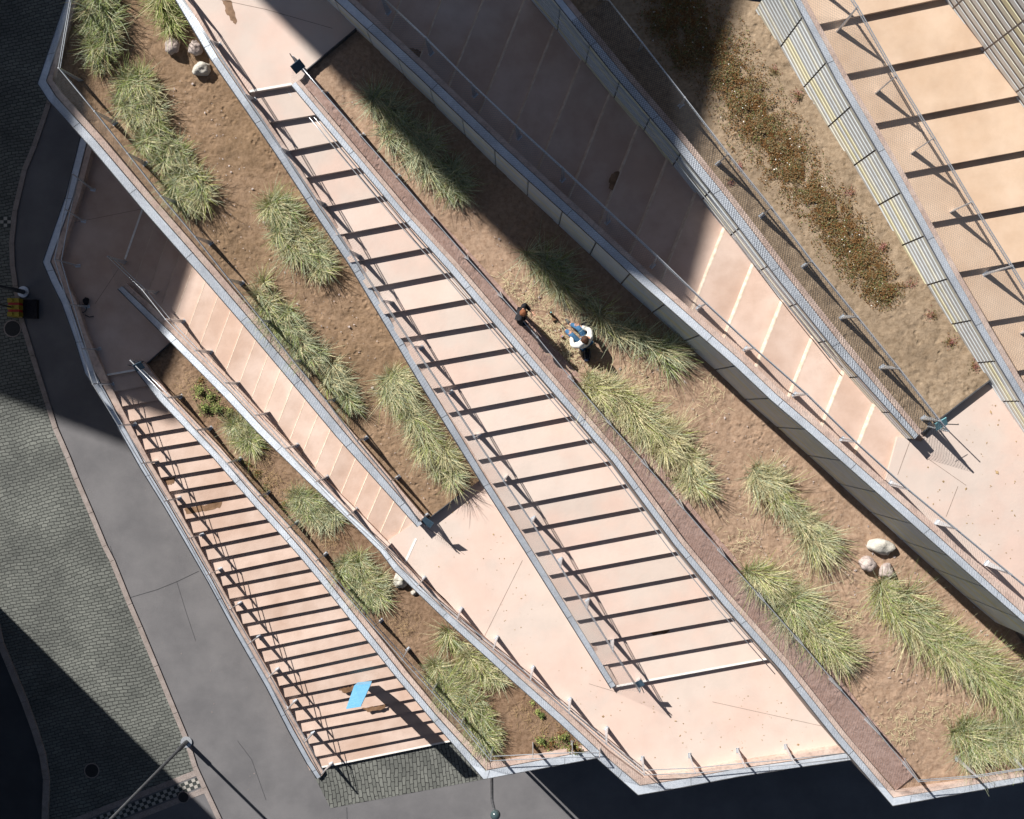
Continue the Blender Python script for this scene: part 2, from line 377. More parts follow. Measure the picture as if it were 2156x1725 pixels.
# manholes
for i, (x, y, r, lab) in enumerate([(193, 1623, .27, 'round iron manhole cover in the shaded setts near the lower left'), (386, 1679, .21, 'small round iron cover between the kerb and checkered setts'), (26, 692, .31, 'round iron manhole cover below the yellow and red block')]):
    mb = MB(); c = P(x, y, .018); n = 28
    mb.prism([c + Vector((math.cos(a)*r, math.sin(a)*r, 0)) for a in [2*math.pi*k/n for k in range(n)]], 0)
    t = thing('manhole_cover', P(x, y, 0), lab, 'manhole cover', 'manhole covers in the street')
    mb.build('frame', M['kerb'], t)
    mb = MB(); c = P(x, y, .026)
    mb.prism([c + Vector((math.cos(a)*r*.86, math.sin(a)*r*.86, 0)) for a in [2*math.pi*k/n for k in range(n)]], .01)
    for k in range(-4, 5):
        hw = math.sqrt(max(0, (.8*r)**2 - (k*r*.18)**2))
        if hw > .04: mb.box(c + Vector((0, k*r*.18, .004)), Vector((hw, 0, 0)), Vector((0, .012, 0)), Vector((0, 0, .006)))
    mb.build('lid', M['iron'], t)

# ================================================================ PARAPETS
# station: outer(x,y) coping-inner(x,y) curb-inner(x,y) z
E = {}
E['E1'] = [((176, 262), (190, 268), (204, 274), 4.5), ((138, 414), (153, 414), (166, 418), 4.5), ((90, 552), (105, 551), (123, 547), 4.5),
           ((108, 595), (123, 592), (137, 588), 4.5), ((130, 639), (145, 636), (160, 634), 4.5), ((155, 708), (169, 708), (183, 706), 4.5), ((179, 786), (196, 782), (216, 776), 4.45),
           ((205, 827), (220, 823), (236, 818), 4.17), ((239, 885), (251, 882), (266, 878), 3.9), ((294, 984), (305, 981), (319, 978), 3.46), ((345, 1066), (355, 1063), (368, 1059), 3.1),
           ((388, 1140), (397, 1137), (409, 1133), 2.76), ((437, 1225), (446, 1222), (457, 1218), 2.34), ((492, 1328), (500, 1325), (511, 1319), 1.82),
           ((560, 1447), (568, 1443), (580, 1437), 1.22), ((607, 1539), (616, 1535), (627, 1528), .7), ((645, 1607), (654, 1603), (664, 1598), .32), ((667, 1640), (675, 1636), (682, 1628), .16)]
E['E2'] = [((284, 778), (293.6, 770), (303.0, 762.2), 4.4), ((335, 843), (344.6, 835), (354.0, 827.2), 4.42), ((390, 901), (399.6, 893), (409.0, 885.2), 4.47), ((444, 958), (453.6, 950), (463.0, 942.2), 4.54), ((491.6, 1013.5), (501.2, 1005.5), (510.6, 997.7), 4.62), ((537.7, 1067), (547.3, 1059), (556.7, 1051.2), 4.68), ((585.5, 1120), (595.1, 1112), (604.5, 1104.2), 4.76), ((631.6, 1172.5), (641.2, 1164.5), (650.6, 1156.7), 4.84), ((674, 1224), (683.6, 1216), (693.0, 1208.2), 4.9), ((733, 1299), (742.6, 1291), (752.0, 1283.2), 4.99), ((792, 1373), (801.6, 1365), (811.0, 1357.2), 5.08), ((838, 1431), (847.6, 1423), (857.0, 1415.2), 5.13), ((911, 1518), (920.6, 1510), (930.0, 1502.2), 5.22), ((1018, 1641), (1023, 1624), (1030, 1607), 5.3), ((1258, 1596), (1257, 1580), (1256, 1566), 5.3), ((1330, 1583), (1329, 1567), (1328, 1553), 5.3)]
E['E3'] = [((248, 609), (257, 603), (266, 596), 4.45), ((347, 708), (358, 700), (369, 691), 4.55), ((473, 836), (484, 826), (495, 816), 4.8), ((541, 909), (551, 899), (562, 888), 4.97), ((644, 1010), (655, 1002), (666, 991), 5.2), ((733, 1094), (741, 1086), (753, 1076), 5.4), ((800, 1161), (809, 1155), (820, 1145), 5.55), ((828, 1199), (837, 1190), (846, 1181), 5.63), ((888, 1257), (897, 1248), (906, 1239), 5.7), ((942, 1309), (951, 1300), (960, 1291), 5.7), ((1008, 1369), (1018, 1359), (1027, 1350), 5.7), ((1081, 1436), (1091, 1426), (1100, 1417), 5.7), ((1179, 1523), (1189, 1513), (1198, 1504), 5.7), ((1260, 1600), (1270, 1590), (1279, 1581), 5.7), ((1343, 1674), (1348, 1656), (1356, 1639), 5.7), ((1420, 1661), (1420, 1645), (1420, 1632), 5.7),
           ((1556, 1635), (1556, 1620), (1556, 1607), 5.7), ((1693, 1614), (1692, 1601), (1691, 1586), 5.7), ((1850, 1592), (1848, 1578), (1846, 1562), 5.7)]
E['E0'] = [((150, -60), (168, -55), (182, -50), 8.1), ((138, 0), (153, 0), (165, 2), 8.02), ((79, 176), (98, 170), (113, 166), 7.72), ((102, 212), (118, 202), (131, 192), 7.66), ((188, 307), (203, 296), (216, 285), 7.45),
           ((294, 434), (310, 422), (322, 411), 7.15), ((430, 589), (445, 576), (458, 566), 6.8), ((512, 684), (527, 672), (540, 662), 6.6), ((615, 807), (631, 795), (643, 785), 6.32),
           ((708, 919), (724, 907), (736, 898), 6.08), ((879, 1110), (890, 1102), (900, 1094), 5.85)]
E['E4'] = [((332, -60), (350, -68), (362, -74), 9.4), ((369, 0), (387, -8), (399, -14), 9.4), ((444, 126), (461, 118), (472, 112), 9.4), ((513, 226), (529, 218), (541, 211), 9.25), ((580, 324), (596, 316), (609, 308), 8.95),
           ((656, 440), (672, 432), (685, 425), 8.6), ((736, 560), (752, 551), (764, 545), 8.2), ((808, 680), (824, 672), (835, 665), 7.85), ((879, 800), (895, 791), (906, 785), 7.5), ((948, 912), (964, 904), (975, 898), 7.12),
           ((1016, 1022), (1031, 1014), (1043, 1008), 6.75), ((1098, 1150), (1113, 1142), (1122, 1137), 6.35), ((1201, 1314), (1214, 1306), (1224, 1300), 5.85), ((1286, 1450), (1298, 1442), (1306, 1437), 5.6)]
E['E5'] = [((613, 180), (626, 170), (637, 163), 9.35), ((708, 294), (722, 284), (733, 276), 9.25), ((845, 457), (859, 447), (869, 438), 9.12), ((944, 568), (961, 558), (973, 550), 9.05), ((1118, 773), (1134, 762), (1146, 754), 8.9),
           ((1289, 971), (1304, 961), (1316, 951), 8.75), ((1420, 1148), (1434, 1138), (1446, 1128), 8.62), ((1522, 1273), (1538, 1262), (1551, 1253), 8.5), ((1642, 1410), (1659, 1400), (1673, 1390), 8.38),
           ((1761, 1560), (1777, 1549), (1790, 1540), 8.27), ((1879, 1697), (1883, 1675), (1891, 1657), 8.2), ((2156, 1647), (2156, 1632), (2156, 1619), 8.2), ((2230, 1634), (2230, 1619), (2230, 1606), 8.2)]
E['E6'] = [((640, -60), (654, -72), (664, -82), 10.0), ((708, 3), (726, -10), (737, -20), 10.2), ((879, 160), (894, 145), (905, 134), 10.6), ((1050, 324), (1064, 308), (1075, 298), 10.85), ((1220, 478), (1235, 464), (1246, 454), 11.0),
           ((1340, 589), (1354, 574), (1365, 564), 11.12), ((1466, 700), (1480, 686), (1492, 676), 11.25), ((1546, 770), (1560, 756), (1572, 746), 11.33), ((1623, 843), (1637, 829), (1649, 819), 11.41), ((1704, 912), (1718, 898), (1730, 888), 11.48), ((1780, 979), (1794, 965), (1806, 955), 11.54), ((1959, 1138), (1975, 1125), (1988, 1114), 11.7),
           ((2156, 1311), (2156, 1292), (2160, 1278), 11.75), ((2230, 1372), (2240, 1358), (2250, 1346), 11.8)]
E['E7'] = [((1115, -60), (1130, -70), (1142, -78), 11.7), ((1166, 0), (1180, -10), (1192, -18), 11.72), ((1289, 154), (1306, 144), (1318, 134), 11.75), ((1420, 308), (1438, 296), (1450, 286), 11.78), ((1522, 436), (1541, 424), (1553, 415), 11.8),
           ((1638, 589), (1658, 577), (1671, 568), 11.83), ((1761, 742), (1779, 730), (1793, 721), 11.86), ((1925, 925), (1935, 915), (1946, 906), 11.9)]
E['E8'] = [((1638, -60), (1655, -66), (1668, -72), 13.8), ((1671, 0), (1688, -6), (1701, -12), 13.6), ((1761, 171), (1780, 162), (1793, 156), 13.35), ((1881, 376), (1900, 367), (1913, 361), 13.1), ((1997, 589), (2017, 580), (2030, 574), 12.85), ((2076, 725), (2094, 716), (2108, 709), 12.6),
           ((2156, 858), (2172, 848), (2186, 841), 12.35), ((2240, 990), (2256, 980), (2270, 973), 12.1)]
for _k, _f in (('E5', .70), ('E4', .8), ('E6', .83), ('E7', .82), ('E8', .74), ('E0', .9)):
    E[_k] = [(o_, tuple(o_[i]+(a_[i]-o_[i])*_f for i in (0, 1)), tuple(o_[i]+(b_[i]-o_[i])*_f for i in (0, 1)), z_) for o_, a_, b_, z_ in E[_k]]
plabel = {
 'E1': 'low capped pink curb along the street side of the lowest stair',
 'E2': 'capped pink curb between the lowest stair and narrow dark bed, turning at its tip',
 'E3': 'capped pink curb beside the lower ramp, turning along the pale front landing',
 'E0': 'pointed capped pink curb on the outer side of the boulder bed',
 'E4': 'pink curb with galvanised cap left of the wide middle stair',
 'E5': 'pink curb with galvanised cap right of the wide middle stair, beside the brown gravel channel'}
PAR = {}
def strip(mb, a, b, z0, z1, za, zb_, m=0):
    """ribbon solid between px edges a..b, top z per station list"""
for key, st in E.items():
    A = [P(*s[0], s[3]) for s in st]; B = [P(*s[1], s[3]) for s in st]; Cc = [P(*s[2], s[3]-.03) for s in st]
    zc = [s[3] for s in st]
    if key in ('E6', 'E7', 'E8'):
        lab = {'E6': 'long corrugated metal wall with galvanised cap above the large planter with the two people', 'E7': 'corrugated metal wall with galvanised cap between the shaded upper ramp and the flowering planter', 'E8': 'pale yellow and grey ribbed metal wall right of the flowering planter'}[key]
        t = thing('corrugated_wall', (A[0].x, A[0].y, 0), lab, 'wall', 'ribbed metal retaining walls')
    else:
        t = thing('parapet', (A[0].x, A[0].y, 0), plabel[key], 'parapet', 'curbs with galvanised caps along the terraces')
    PAR[key] = t
    mb = MB()
    for i in range(len(A)-1):
        up = Vector((0, 0, .0))
        mb.prism([A[i], A[i+1], B[i+1], B[i]], [A[i].z-.06, A[i+1].z-.06, A[i+1].z-.06, A[i].z-.06])
    mb.build('coping', M['galv'], t)
    # seams and steel rim along the outer edge
    mb = MB(); mb.tube([p + Vector((0, 0, .012)) for p in A], .012, 5)
    mb.build('rim', M['dsteel'], t)
    mb = MB(); dist = 0.0
    for i in range(len(A)-1):
        L_ = (A[i+1]-A[i]).length; k = 0
        while dist + k*2.4 < L_ - .1:
            f = (dist + k*2.4)/L_; k += 1
            if f < .02: continue
            a_ = A[i].lerp(A[i+1], f); b_ = B[i].lerp(B[i+1], f); d_ = (A[i+1]-A[i]).normalized()*.006
            u_ = Vector((0, 0, .003)); mj = MB(); mj.quad(a_-d_+u_, a_+d_+u_, b_+d_+u_, b_-d_+u_); mj.build('coping_joint', M['dsteel'], t, fix=True)
        dist = dist + k*2.4 - L_
    mb = MB()
    for i in range(len(A)-1):
        Bo = [B[i] + (Cc[i]-B[i])*.13, B[i+1] + (Cc[i+1]-B[i+1])*.13]
        for q in Bo: q.z -= .0
        mb.prism([Vector((Bo[0].x, Bo[0].y, B[i].z-.03)), Vector((Bo[1].x, Bo[1].y, B[i+1].z-.03)), Cc[i+1], Cc[i]], [zc[i]-.6, zc[i+1]-.6, zc[i+1]-.6, zc[i]-.6])
    mb.build('curb', M['curb'], t)
    mb = MB()
    for i in range(len(A)-1):
        ins = .05
        fi = .35 if key in ('E6', 'E7', 'E8') else .12; a0 = A[i].lerp(B[i], fi); a1 = A[i+1].lerp(B[i+1], fi); c0 = B[i].lerp(Cc[i], .9); c1 = B[i+1].lerp(Cc[i+1], .9)
        for q, z in ((a0, zc[i]), (a1, zc[i+1]), (c0, zc[i]), (c1, zc[i+1])): q.z = z-.10
        mb.prism([a0, a1, c1, c0], 0.0 if key != 'E1' else -.1)
    mb.build('wall', M['wall'], t)

# ribbed metal panels on the three tall walls + the wall beyond the top stair
def panels(t, A, hs, pitch=.21, plen=1.18, outward=None):
    """A: world polyline of the top edge (with z); hs: depth at stations"""
    tot = [0]
    for a, b in zip(A, A[1:]): tot.append(tot[-1] + (b-a).length)
    n = int(tot[-1]/plen)
    def at(s):
        s = max(0, min(tot[-1]-1e-6, s))
        for i in range(len(A)-1):
            if tot[i] <= s <= tot[i+1]:
                f = (s-tot[i])/(tot[i+1]-tot[i]); return A[i].lerp(A[i+1], f), hs[i]+(hs[i+1]-hs[i])*f
        return A[-1].copy(), hs[-1]
    rng = random.Random(3)
    nr = int(max(hs)/pitch)+1
    tones = [rng.choice((0, 0, 2, 2, 2, 1)) for _ in range(nr)]
    for k in range(n+1):
        a, ha = at(k*plen+.02); b, hb = at((k+1)*plen-.02)
        if (b-a).length < .2: continue
        d = (b-a); nrm = Vector((-d.y, d.x, 0)).normalized()
        if outward is not None and nrm.dot(outward) < 0: nrm = -nrm
        mb = MB(); m = int(max(ha, hb)/pitch)+1
        loc = [c if rng.random() > .25 else rng.choice((0, 1, 2)) for c in tones]
        sd_ = 1.15; prof = [(.0, .0), (.012, .045), (pitch*.66, .045), (pitch*.70, .0)]   # depth down, stand-off
        prev = None
        for r in range(m):
            for j, (dz, so_) in enumerate(prof):
                zz = .06 + r*pitch + dz
                pa = a + nrm*(so_*sd_-.058) - Vector((0, 0, zz)); pb = b + nrm*(so_*sd_-.058) - Vector((0, 0, zz))
                if prev is not None: mb.quad(prev[0], prev[1], pb, pa, 3 if j == 0 else loc[r % nr])  # recesses between ribs coloured dark to deepen their shade
                prev = (pa, pb)
        mb.build('panel', [M['p_beige'], M['p_yel'], M['p_grey'], M['dsteel']], t, fix=True)
LD = Vector((-.68, -.73, 0))
for key, zf in (('E6', None), ('E7', None), ('E8', None)):
    st = E[key]; A = [P(*s[0], s[3]) for s in st]
    if key == 'E6': hs = [max(1.0, s[3] - zP2(*s[0]) + .3) for s in st]
    elif key == 'E7': hs = [2.3, 2.2, 2.0, 1.8, 1.6, 1.3, 1.0, .8]
    else: hs = [s[3] - 11.1 for s in st]
    panels(PAR[key], A, hs, pitch=.165 if key == 'E6' else .2, outward=LD)
# wall W4 beyond the top stair
wl = [(1950, -80), (2004, 0), (2073, 98), (2148, 202), (2260, 360)]
wz = [13.6, 13.35, 13.2, 13.05, 12.8]
T4 = [P(x, y, z) + Vector((0, 0, 3.4)) for (x, y), z in zip(wl, wz)]
t = thing('corrugated_wall', (T4[1].x, T4[1].y, 0), 'tall ribbed grey metal wall beyond the widest steps in the upper right corner', 'wall', 'ribbed metal retaining walls')
panels(t, T4, [3.5]*5, pitch=.25, plen=1.25, outward=Vector((-.8, -.5, 0)))
mb = MB()
for i in range(4):
    o_ = Vector((.5, .35, 0)); mb.prism([T4[i]+Vector((.02, .01, 0)), T4[i+1]+Vector((.02, .01, 0)), T4[i+1]+o_, T4[i]+o_], 0)
mb.build('wall', M['wall'], t)

# ================================================================ LANDINGS, STAIRS, RAMPS
flat('landing', [(215, 240), (190, 270), (172, 330), (150, 418), (118, 545), (150, 622), (181, 708), (214, 778), (222, 792), (286, 781), (300, 772), (307, 767), (356, 723), (470, 640), (420, 450), (330, 330)], L1, M['conc'], zb=0.0)
st3 = [s[2] for s in E['E3']]
flat('landing', [(800, 1150), (874, 1100), (905, 1092), (1010, 1011), (1100, 1010), (1300, 1100), (1650, 1300), (1880, 1600), (1775, 1590), (1556, 1610), (1354, 1640), (1249, 1569), (1146, 1477), (1043, 1379), (937, 1261), (857, 1188), (812, 1145)], L2, M['conc_g'], zb=0.0)
flat('landing', [(330, -120), (386, -8), (460, 118), (526, 195), (615, 180), (637, 164), (647, 147), (700, 101), (749, 61), (800, 100), (900, -120)], L3, M['conc_g'], zb=0.0)
flat('landing', [(1860, 1030), (1890, 920), (1940, 930), (1975, 885), (2083, 802), (2140, 870), (2300, 1100), (2400, 1500), (2150, 1290), (1980, 1124)], L4, M['conc_g'], zb=0.0)
def stair(name, label, noses, ztop, rise, m, ext=(0, 0), nose_at=(), mats2=None, back=None, cat='stairs', down=True):
    """noses: list of (left px, right px) from the top down; slab i lies beyond nosing i"""
    n = len(noses)
    t = thing(name, P(*noses[n//2][0], 0).to_3d() * 1.0, label, cat)
    t.location.z = 0
    zs = [ztop - rise*(i+1) for i in range(n)]   # tread below nosing i
    for i in range(n-1):
        z = zs[i]
        # tread top edge: starts under upper tread (a bit behind nosing i), ends at nosing i+1 seen at height z
        l0, r0 = Vector(noses[i][0]), Vector(noses[i][1]); l1, r1 = Vector(noses[i+1][0]), Vector(noses[i+1][1])
        u = (r1-l1).normalized(); l0e, r0e = l0 - (l1-l0)*.35 - u*ext[0], r0 - (r1-r0)*.35 + u*ext[1]
        l1e, r1e = l1 - u*ext[0], r1 + u*ext[1]
        mb = MB(); mb.prism([P(*l0e, z), P(*r0e, z), P(*r1e, z), P(*l1e, z)], z-.5)
        mb.build('step', m, t)
    for i in nose_at:
        z = ztop - rise*i
        l, r = Vector(noses[i][0]), Vector(noses[i][1])
        w0, w1 = P(*l, z+.004), P(*r, z+.004); d = (w1-w0).normalized(); nn = Vector((-d.y, d.x, 0))*.06
        mb = MB(); mb.prism([w0, w1, w1+nn, w0+nn], z-.012)
        mb.build('nosing', M['nosing'], t)
    return t
# lower stair
lx = [(792, 223), (825, 238.6), (856, 256), (887, 273), (917, 290), (947, 305.6), (1059, 367), (1148, 410), (1210, 447), (1290, 487), (1341, 517), (1396, 549), (1472, 587), (1520, 614), (1570, 641), (1620, 666)]
rt = [(285.7, 781), (311, 812), (335.6, 842), (360, 871), (390, 900), (417, 928.5), (443.8, 957), (467.7, 984.4), (491.6, 1012.7), (515.5, 1040), (537.7, 1066), (561.6, 1093.6), (585.5, 1119), (607.7, 1145.5), (631.6, 1171.7), (652, 1198), (674, 1223.6), (694.8, 1248.5), (717, 1274), (733, 1299.7), (750, 1323.6), (771.7, 1349), (792, 1373.8), (812.6, 1397.7), (831, 1423), (852, 1446.5), (872.4, 1471), (893, 1494), (910.6, 1516.5), (930.4, 1541), (951, 1561.6)]
ly = [792, 825, 856, 887, 917, 947, 976.5, 1006, 1035.5, 1065, 1094.5, 1124, 1153.6, 1181, 1210, 1235.5, 1263, 1290, 1315.8, 1341.4, 1368.7, 1396, 1423, 1447, 1471, 1495, 1520.6, 1543, 1568.5, 1595.8, 1619.7]
NA = [((interp(lx, y), y), r) for y, r in zip(ly, rt)]
rA = L1/31
zA_tab = [(y, L1 - rA*(i+.5)) for i, y in enumerate(ly)]
zA = lambda x, y: max(0, min(L1, interp(zA_tab, y)))
stA = stair('stone_stair', 'long narrow pink stair of thirty shallow steps beside the asphalt, blue sign standing on it', NA, L1, rA, M['conc'], ext=(14, 40), nose_at=(0, 30))
# last riser: bottom tread ends at nosing 30 -> street
# middle stair
NC = [((526, 194.6), (614.7, 179)), ((562, 258.5), (666, 241.5)), ((608, 317.5), (712, 297)), ((637, 375.5), (758, 353)), ((676, 437), (812, 411)), ((710, 495), (858, 467)), ((747, 551), (903, 521)), ((783.6, 605), (945, 574)), ((818, 660), (988, 629)), ((852, 711), (1030, 681)), ((886, 766), (1071, 733)), ((920, 817), (1112, 782)), ((952.6, 868), (1152, 830)), ((986, 918), (1193, 878)), ((1015, 967), (1232, 926)), ((1045, 1017), (1273, 973)), ((1075.6, 1066), (1313, 1020)), ((1106, 1114), (1350, 1068)), ((1134.6, 1163), (1388, 1115)), ((1164, 1210), (1427, 1161)), ((1193, 1258), (1465, 1208)), ((1222, 1305.5), (1503, 1254)), ((1251.4, 1353), (1543, 1301)), ((1279, 1399), (1583, 1345)), ((1299, 1447), (1617, 1389))]
rC = (L3-L2)/25
zC_tab = [(l[1], L3 - rC*(i+.5)) for i, (l, r) in enumerate(NC)]
zC = lambda x, y: max(L2, min(L3, interp(zC_tab, y)))
stC = stair('stone_stair', 'wide middle stair of pale pink treads running down to the pale front landing', NC, L3, rC, M['conc_g'], ext=(10, 26), nose_at=(0, 24))
# top right stair
def lerp2(a, b, t): return (a[0]+(b[0]-a[0])*t, a[1]+(b[1]-a[1])*t)
NE = []
for i in range(-2, 10):
    NE.append(((1732+61.5*i, 49.5+104*i), (2004+69*i*1.02-4, -7+104.5*i)))
rE = .142; zE0 = 13.25 + 2*rE
stE = stair('stone_stair', 'widest tan steps behind mesh in the upper right corner', NE, zE0, rE, M['conc_e'], ext=(20, 60))
zE = lambda x, y: zE0 - rE*(max(0, (y-49.5)/104+2)+1)
# ramps: slab i between line i and i+1, rising to the lower right
def ramp(name, label, lines, z0, rise, m, exl, exr):
    t = thing(name, Vector((P(*lines[0][0], 0).x, P(*lines[0][0], 0).y, 0)), label, 'ramp')
    n = len(lines)
    for i in range(n-1):
        z = z0 + rise*(i+1)
        a0, b0 = Vector(lines[i][0]), Vector(lines[i][1]); a1, b1 = Vector(lines[i+1][0]), Vector(lines[i+1][1])
        u = (b1-a1).normalized()
        a0, b0, a1, b1 = a0-u*exl, b0+u*exr, a1-u*exl, b1+u*exr
        a1, b1 = a1+(a1-a0)*.25, b1+(b1-b0)*.25
        W = [P(*a0, z), P(*b0, z), P(*b1, z), P(*a1, z)]
        mb = MB(); mb.prism(W, z-.6, 0)
        mb.build('tread', m, t)
        # chamfered tread edge facing back down the ramp, coloured pale as sunlit
        d = (W[1]-W[0]).normalized(); fw = ((W[3]-W[0]) - d*(W[3]-W[0]).dot(d)).normalized()
        ch = .05 if rise > .08 else .022
        lo = [W[0]-fw*ch, W[1]-fw*ch]
        for q in lo: q.z = z-rise+.003
        mb = MB(); hi = [W[0]+Vector((0, 0, .003)), W[1]+Vector((0, 0, .003))]
        h2 = [q + fw*ch*.6 for q in hi]
        mb.quad(lo[0], lo[1], hi[1], hi[0]); mb.quad(hi[0], hi[1], h2[1], h2[0])
        mb.build('edge', M['edge'], t, fix=True)
    return t
M['edge'] = mat('pale_sunlit_edge', (.64, .54, .45), .8, col2=(.50, .38, .29), scale=7)  # paler than the treads, sunlight on the risers put into the colour
LB = [(lerp2((300, 440), (874, 1137), i/22), lerp2((263, 546), (853.6, 1182), i/22)) for i in range(23)]
ramp('stepped_ramp', 'lower pink ramp with fine cross joints between the narrow planter and the boulder planter', LB, L1, (L2-L1)/23, M['conc'], 60, 26)
def pstrip(name, a, b, z, wd, m):
    w0, w1 = P(*a, z), P(*b, z); d = (w1-w0).normalized(); nn = Vector((-d.y, d.x, 0))*wd/2
    mb = MB(); mb.prism([w0-nn, w1-nn, w1+nn, w0+nn], z-.004)
    return tag(mb.build(name, m), kind='structure')
pstrip('landing_edge', (876, 1134), (853, 1184), L2+.008, .07, M['nosing'])
pstrip('landing_edge', (300, 440), (263, 546), L1+(L2-L1)/23+.008, .06, M['nosing'])
M['joint'] = mat('fine_joint', (.20, .15, .125), .9, col2=(.28, .22, .18), scale=9)
for a_, b_, z_ in (((2017, 1024), (1992, 1088), L4), ((1948, 962), (2034, 1022), L4), ((1890, 1000), (1917, 926), L4), ((900, 1112), (978, 1168), L2), ((1240, 1440), (1300, 1458), L2), ((1500, 1478), (1780, 1540), L2), ((1100, 1180), (1010, 1360), L2), ((560, 20), (700, 60), L3), ((420, -10), (560, 20), L3), ((150, 470), (300, 440), L1), ((200, 640), (263, 546), L1)):
    pstrip('paving_joint', a_, b_, z_+.004, .012, M['joint'])
rpts = [(1045, -68), (1104, 2), (1162.6, 72), (1221, 137), (1282, 205), (1340, 277), (1402, 345), (1464, 411), (1526, 480), (1588, 553), (1650, 629), (1715, 703), (1780, 776), (1845, 846), (1915, 926)]
E6in = [s[2] for s in E['E6']]
LDn = []
for r in rpts:
    # walk along the joint direction until the curb line of E6
    d = Vector((-.37, .93)); q = Vector(r); best = None
    for k in range(0, 700, 3):
        p = q + d*k; nn = nearest(E6in, p); 
        l = (Vector(nn[:2])-p).length
        if best is None or l < best[0]: best = (l, p.copy())
    LDn.append((r, tuple(best[1])))
LDn = [((rpts[0][0]-62*k, rpts[0][1]-70*k), (LDn[0][1][0]-62*k, LDn[0][1][1]-60*k)) for k in (4, 3, 2, 1)] + LDn
zD0 = 9.2; rD = (L4 - zD0)/len(LDn)
ramp('stepped_ramp', 'upper dusky pink ramp with bright step edges, mostly in the large shadow', LDn, zD0, rD, M['conc'], 40, 10)
s_of = lambda x, y: .73*x + .68*y
zD = lambda x, y: max(9.2, min(L4, L4 - (2050 - s_of(x, y))/1390*1.55))

# ================================================================ SOIL BEDS
def bed(name, label, Lp, Rp, zf, m, n, k, amp=.03, cat='planting bed', seed=0, edge=None):
    """loft between two px polylines at z given by zf"""
    A = resample([(*p, 0) for p in Lp], n); B = resample([(*p, 0) for p in Rp], n)
    t = thing(name, P(A[0].x, A[0].y, 0), label, cat, 'sandy planting beds')
    mb = MB(); idx = []
    for i in range(n):
        for j in range(k):
            q = A[i].lerp(B[i], j/(k-1)); w_ = P(q.x, q.y, zf(q.x, q.y))
            s1 = noise.noise(Vector((w_.x*.6, w_.y*.6, seed)))*2.0
            s2 = noise.noise(Vector((w_.x*4.5, w_.y*4.5, seed+5)))
            s3 = noise.noise(Vector((w_.x*11, w_.y*11, seed+9)))
            pit = 0
            c = noise.noise(Vector((w_.x*3.2, w_.y*3.2, seed+20)))
            if c > .18: pit = -(c-.18)*2.0
            e = min(1, min(j, k-1-j)/3)
            w_.z += amp*(s1*.9 + s2*.55 + s3*.35 + pit)*e
            mb.v.append(w_)
    for i in range(n-1):
        for j in range(k-1):
            a = i*k+j; mb.f.append((a, a+1, a+k+1, a+k)); mb.m.append(0)
    o = mb.build('soil', m, t, smooth=True, fix=True)
    if o.data.polygons[0].normal.z < 0:
        bm = bmesh.new(); bm.from_mesh(o.data); bmesh.ops.reverse_faces(bm, faces=bm.faces); bm.to_mesh(o.data); bm.free()
    if edge:
        (x0, y0), (x1, y1), ze = edge
        a, b = P(x0, y0, ze), P(x1, y1, ze); d = (b-a).normalized(); nn = Vector((-d.y, d.x, 0))*.012
        mb = MB(); mb.box((a+b)/2 - Vector((0, 0, .25)), (b-a)/2, nn, Vector((0, 0, .27)))
        mb.build('edging', M['dsteel'], t)
    return t
# P0 boulder bed
Lp = [(q[2][0]-3, q[2][1]+2) for q in E['E0']]; Lp[-1] = (902, 1093)
Rp = [(380, -55), (412, -5), (470, 110), (480, 128), (540, 215), (615, 318), (690, 435), (775, 560), (850, 688), (925, 815), (1013, 1009)]
bed('boulder_bed', 'sandy bed with tall grass and three boulders, tapering down to the pale landing', Lp, Rp, zP0, M['soil0'], 300, 70, edge=((903, 1092), (1012, 1008), 5.62))
# body under P0 end
# P1 narrow bed
Lp = [(q[2][0]-3, q[2][1]+2) for q in E['E2'][:14]]
Rp = [(358, 722)] + [(q[0][0]+16, q[0][1]+4) for q in E['E3'][2:] if q[0][0] < 1200 and q[0][1] < 1560] + [(1246, 1572)]
bed('narrow_bed', 'narrow darker sandy bed between the lowest stair and the lower ramp', Lp, Rp, zP1, M['soil1'], 260, 44, seed=3, edge=((306, 768), (358, 722), 4.22))
# P2 large bed
E6o = [P(*s[0], s[3]) for s in E['E6']]
def wall_px(st, zf, push):
    out = []
    for s in st:
        w_ = P(*s[0], s[3]); z = zf(*s[0]); w2 = Vector((w_.x + push, w_.y + push*.9, z)); out.append(px(w2))
    return out
Lp = [(q[2][0]-2, q[2][1]+1) for q in E['E5']]; Lp[0] = (637, 160)
Rp = [(750, 60)] + [p for p in wall_px(E['E6'], zP2, .25) if p[0] > 760] + [(2300, 1590)]
bed('large_bed', 'large reddish sandy bed where two people sit and stand among long grass', Lp, Rp, zP2, M['soil2'], 420, 110, seed=8, edge=((645, 148), (750, 60), 9.17))
# brown channel beside the middle stair
a = [(s[2][0]-1, s[2][1]-1) for s in E['E5'][:11]]; a[-1] = (1887, 1664)
b = [(648, 150), (744, 262), (882, 420), (990, 532), (1166, 730), (1345, 925), (1482, 1098), (1590, 1222), (1712, 1358), (1829, 1506), (1930, 1628)]
A = resample([(*p, 0) for p in a], 60); B = resample([(*p, 0) for p in b], 60)
mb = MB()
for i in range(59):
    q = []
    for p_ in (A[i], A[i+1], B[i+1], B[i]): q.append(P(p_.x, p_.y, zP2(p_.x, p_.y)+.07))
    mb.prism(q, 7.5)
t = thing('drainage_channel', (P(*b[5], 0).x, P(*b[5], 0).y, 0), 'long brown gravel channel behind mesh right of the middle stair', 'channel')
mb.build('gravel', M['gravel'], t)
